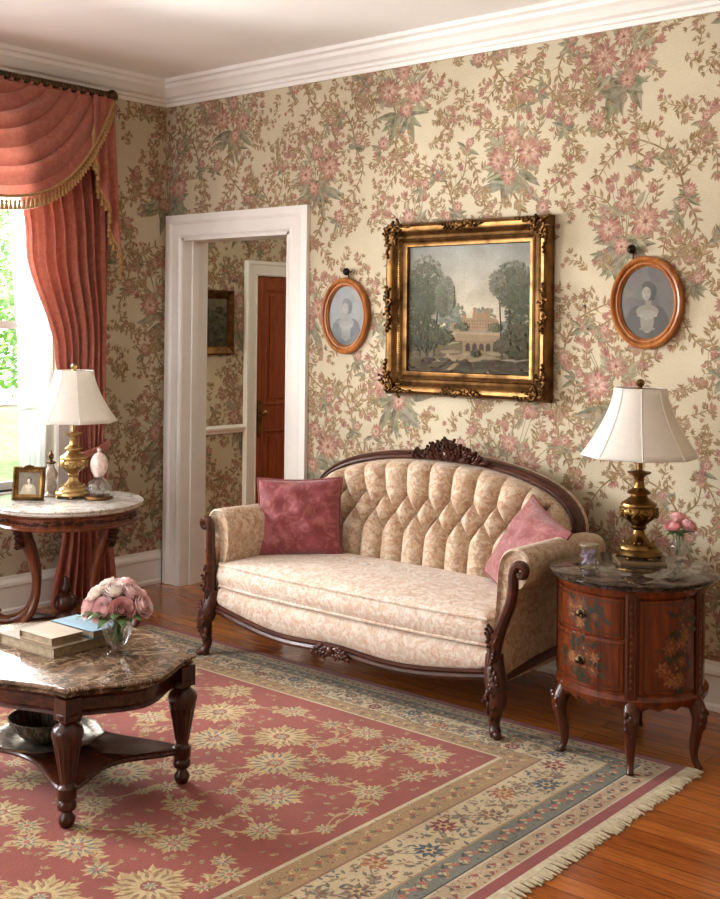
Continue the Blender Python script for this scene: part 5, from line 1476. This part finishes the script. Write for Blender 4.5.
    for cu,cv,ru,rv,n_,bs in ((.14,.68,.17,.25,420,D3),(.14,.66,.14,.22,520,D2),(.10,.55,.13,.2,420,D1),(.31,.60,.08,.16,260,D3),(.29,.56,.05,.12,160,D2),(.12,.30,.16,.14,380,(80,80,60)),(.28,.28,.1,.06,180,(88,86,62)),
        (.85,.68,.17,.18,380,D3),(.86,.66,.14,.15,460,D2),(.92,.50,.12,.2,420,D1),(.74,.72,.07,.06,120,D3),(.90,.25,.12,.14,340,(82,76,54)),(.78,.22,.06,.05,110,(90,82,60)),(.45,.36,.05,.03,70,(110,106,82)),(.72,.36,.05,.03,60,(110,104,80))):
        mass(cu,cv,ru,rv,n_,bs,.0135)
    for i in range(110): dab(rg.uniform(0,1),rg.uniform(0,.10),.05,.016,jit((78,66,46),14,rg),rg.uniform(-.2,.2))
    for i in range(7): q=rg.random(); dab(.36+.1*q,.02+.09*q,.03,.009,jit((150,128,94),10,rg),.2)
    for i in range(16): dab(.57+rg.uniform(-.03,.03),.15+rg.uniform(-.02,.03),.012,.010,(72,72,50))
    c=build('canvas',mb,M['paint'],t,off=O,smooth=False,fix=False)
    return t
bigpic()
def oval(name,label,cx,cz,a,b,seed,bg,dress,bust,glass,turn=1):
    O=(cx,-.002,cz-b)
    t=thing(name,label,'portrait',O)
    n=72; pts=[(cx+a*cos(2*pi*i/n),cz+b*sin(2*pi*i/n)) for i in range(n)]
    prof=[(0,0),(0,.018),(.004,.026),(.012,.031),(.019,.028),(.023,.020),(.027,.018),(.032,.022),(.036,.022),(.041,.014),(.046,.010),(.046,0)]
    mpq=lambda x,z,h:(x,-.002-h,z)
    mb=MB(); moulding(mb,pts,prof,mpq); build('frame',mb,M['ovalwood'],t,off=O,angle=30)
    mb=portrait(2*(a-.04),2*(b-.04),lambda x,z,h:(cx+x,-.006-h,cz+z),True,None,seed,bg,dress,bust,turn); build('picture',mb,M['photo'],t,off=O,smooth=False,fix=False)
    mb=MB(); e=[(cx+(a-.042)*cos(2*pi*i/n),cz+(b-.042)*sin(2*pi*i/n)) for i in range(n)]
    mb.loft([[(x,-.010,z) for x,z in e],[(x,-.012,z) for x,z in e]])
    g=build('glass',mb,M['pane_gloss'],t,off=O,smooth=False)
    return t
gm=m_thinglass('picture_glass',1.25)
M['pane_gloss']=gm
oval('oval_portrait','oval framed grey portrait of a lady beside the doorway',1.485,1.632,.168,.203,2,(150,148,144),(92,90,88),(150,146,138),True,1)
oval('oval_portrait','oval framed sepia portrait of a lady above the right lamp',3.215,1.693,.172,.203,5,(112,104,94),(76,68,60),(160,150,132),True,1)
for x,z,lb in ((1.503,1.865,'small dark picture knob above the oval portrait by the doorway'),(3.15,1.925,'small dark picture knob above the oval portrait by the right lamp')):
    mb=MB(); mb.lathe([(.004,0),(.006,.012),(.016,.018),(.021,.028),(.018,.038),(.008,.044),(.002,.046)],16); mb.xf(Matrix.Translation((x,-.001,z))@Matrix.Rotation(pi/2,4,'X')); mb.tube([(x,-.012,z-.012),(x-.002,-.010,z-.05)],.004,6)
    single('picture_hook',mb,M['iron'],lb,'hook')
# hall picture on the left hall wall
def hallpic():
    u0,u1,z0,z1=.55,1.135,1.365,1.825
    O=(HX,(u0+u1)/2,z0); t=thing('hall_picture','dark wooden framed picture on the hallway wall','painting',O)
    mpq=lambda u,z,h:(HX+.002+h,u,z)
    mb=MB(); moulding(mb,[(u0,z0),(u1,z0),(u1,z1),(u0,z1)],[(0,0),(0,.02),(.01,.028),(.03,.022),(.05,.016),(.06,.01),(.06,0)],mpq); build('frame',mb,M['giltdark'],t,off=O,smooth=False)
    mb=MB(); rg=random.Random(3); a,b,c,d=u0+.055,u1-.055,z0+.055,z1-.055
    def colf(u,v): 
        k=.5+.5*v; return lin((120*k,112*k,96*k))
    mb.grid(lambda u,v:(HX+.008,a+(b-a)*u,c+(d-c)*v),12,12,0,colf)
    for i in range(260):
        u=rg.uniform(0.02,.98); v=rg.uniform(.02,.95)
        if v>.35 and .25<u<.5 : continue
        col=jit((74,68,54),16,rg) if v<.8 else jit((110,100,82),12,rg); y=a+(b-a)*u; z=c+(d-c)*v; h=.0083+i*.000004
        mb.add([(HX+h,max(a,min(b,y+.018*cos(q*1.05))),max(c,min(d,z+.014*sin(q*1.05)))) for q in range(6)],[tuple(range(6))],0,lin(col))
    build('canvas',mb,M['paint'],t,off=O,smooth=False,fix=False)
hallpic()

# ------------------------------------------------------------------ light
w=bpy.data.worlds.new('sky'); SC.world=w; w.use_nodes=True; bg=w.node_tree.nodes['Background']
bg.inputs['Color'].default_value=(.86,.93,1.0,1); bg.inputs['Strength'].default_value=6.0
def area(name,loc,rot,sx,sy,power,col):
    l=bpy.data.lights.new(name,'AREA'); l.shape='RECTANGLE'; l.size=sx; l.size_y=sy; l.energy=power; l.color=col
    o=bpy.data.objects.new(name,l); COL.objects.link(o); o.location=loc
    o.rotation_euler=Vector(rot).to_track_quat('-Z','Z').to_euler(); return o
area('window_daylight',(-.45,-1.62,1.75),(1,.0,-.10),1.0,1.9,400,(.97,.985,1.0))
area('window_daylight',(-.22,-3.62,1.6),(1,.2,.18),1.3,1.85,270,(.97,.985,1.0))
area('window_daylight',(1.55,YF-.2,1.55),(-.05,1,.3),2.0,2.0,42,(.98,.99,1.0))
area('hall_fill',(1.4,2.2,2.7),(-.5,-.2,-1),.8,.8,22,(1,.9,.76))  # added lamp that brightens the closed hallway
s=bpy.data.lights.new('sun','SUN'); s.energy=14; s.angle=.02; s.color=(1,.96,.88); so=bpy.data.objects.new('sun',s); COL.objects.link(so); so.rotation_euler=Vector((-.75,.35,-.8)).to_track_quat('-Z','Z').to_euler(); so.location=(3,0,8)
# ------------------------------------------------------------------ camera
F_,YAW,CXX,CYY,CZZ,SH,ROLL=1155.1645,0.7043336,5.509456,-4.628343,1.573805,327.02772,0.0108632
cam=bpy.data.cameras.new('camera'); co=bpy.data.objects.new('camera',cam); COL.objects.link(co); SC.camera=co
cam.sensor_fit='AUTO'; cam.sensor_width=36; cam.lens=F_*36/899; cam.shift_y=-(449.5-SH)/899; cam.clip_start=.05; cam.clip_end=200
d=Vector((-sin(YAW),cos(YAW),0)); r=Vector((cos(YAW),sin(YAW),0)); u=Vector((0,0,1))
r2=r*cos(ROLL)+u*sin(ROLL); u2=u*cos(ROLL)-r*sin(ROLL)
m=Matrix((r2,u2,-d)).transposed().to_4x4(); m.translation=Vector((CXX,CYY,CZZ)); co.matrix_world=m
vs=SC.view_settings; vs.view_transform='Standard'; vs.look='None'; vs.exposure=-0.2; vs.gamma=1.0; vs.use_curve_mapping=False
SC.cycles.use_denoising=True; SC.cycles.max_bounces=10; SC.cycles.transparent_max_bounces=8; SC.cycles.sample_clamp_indirect=6
SC.cycles.caustics_reflective=False; SC.cycles.caustics_refractive=False
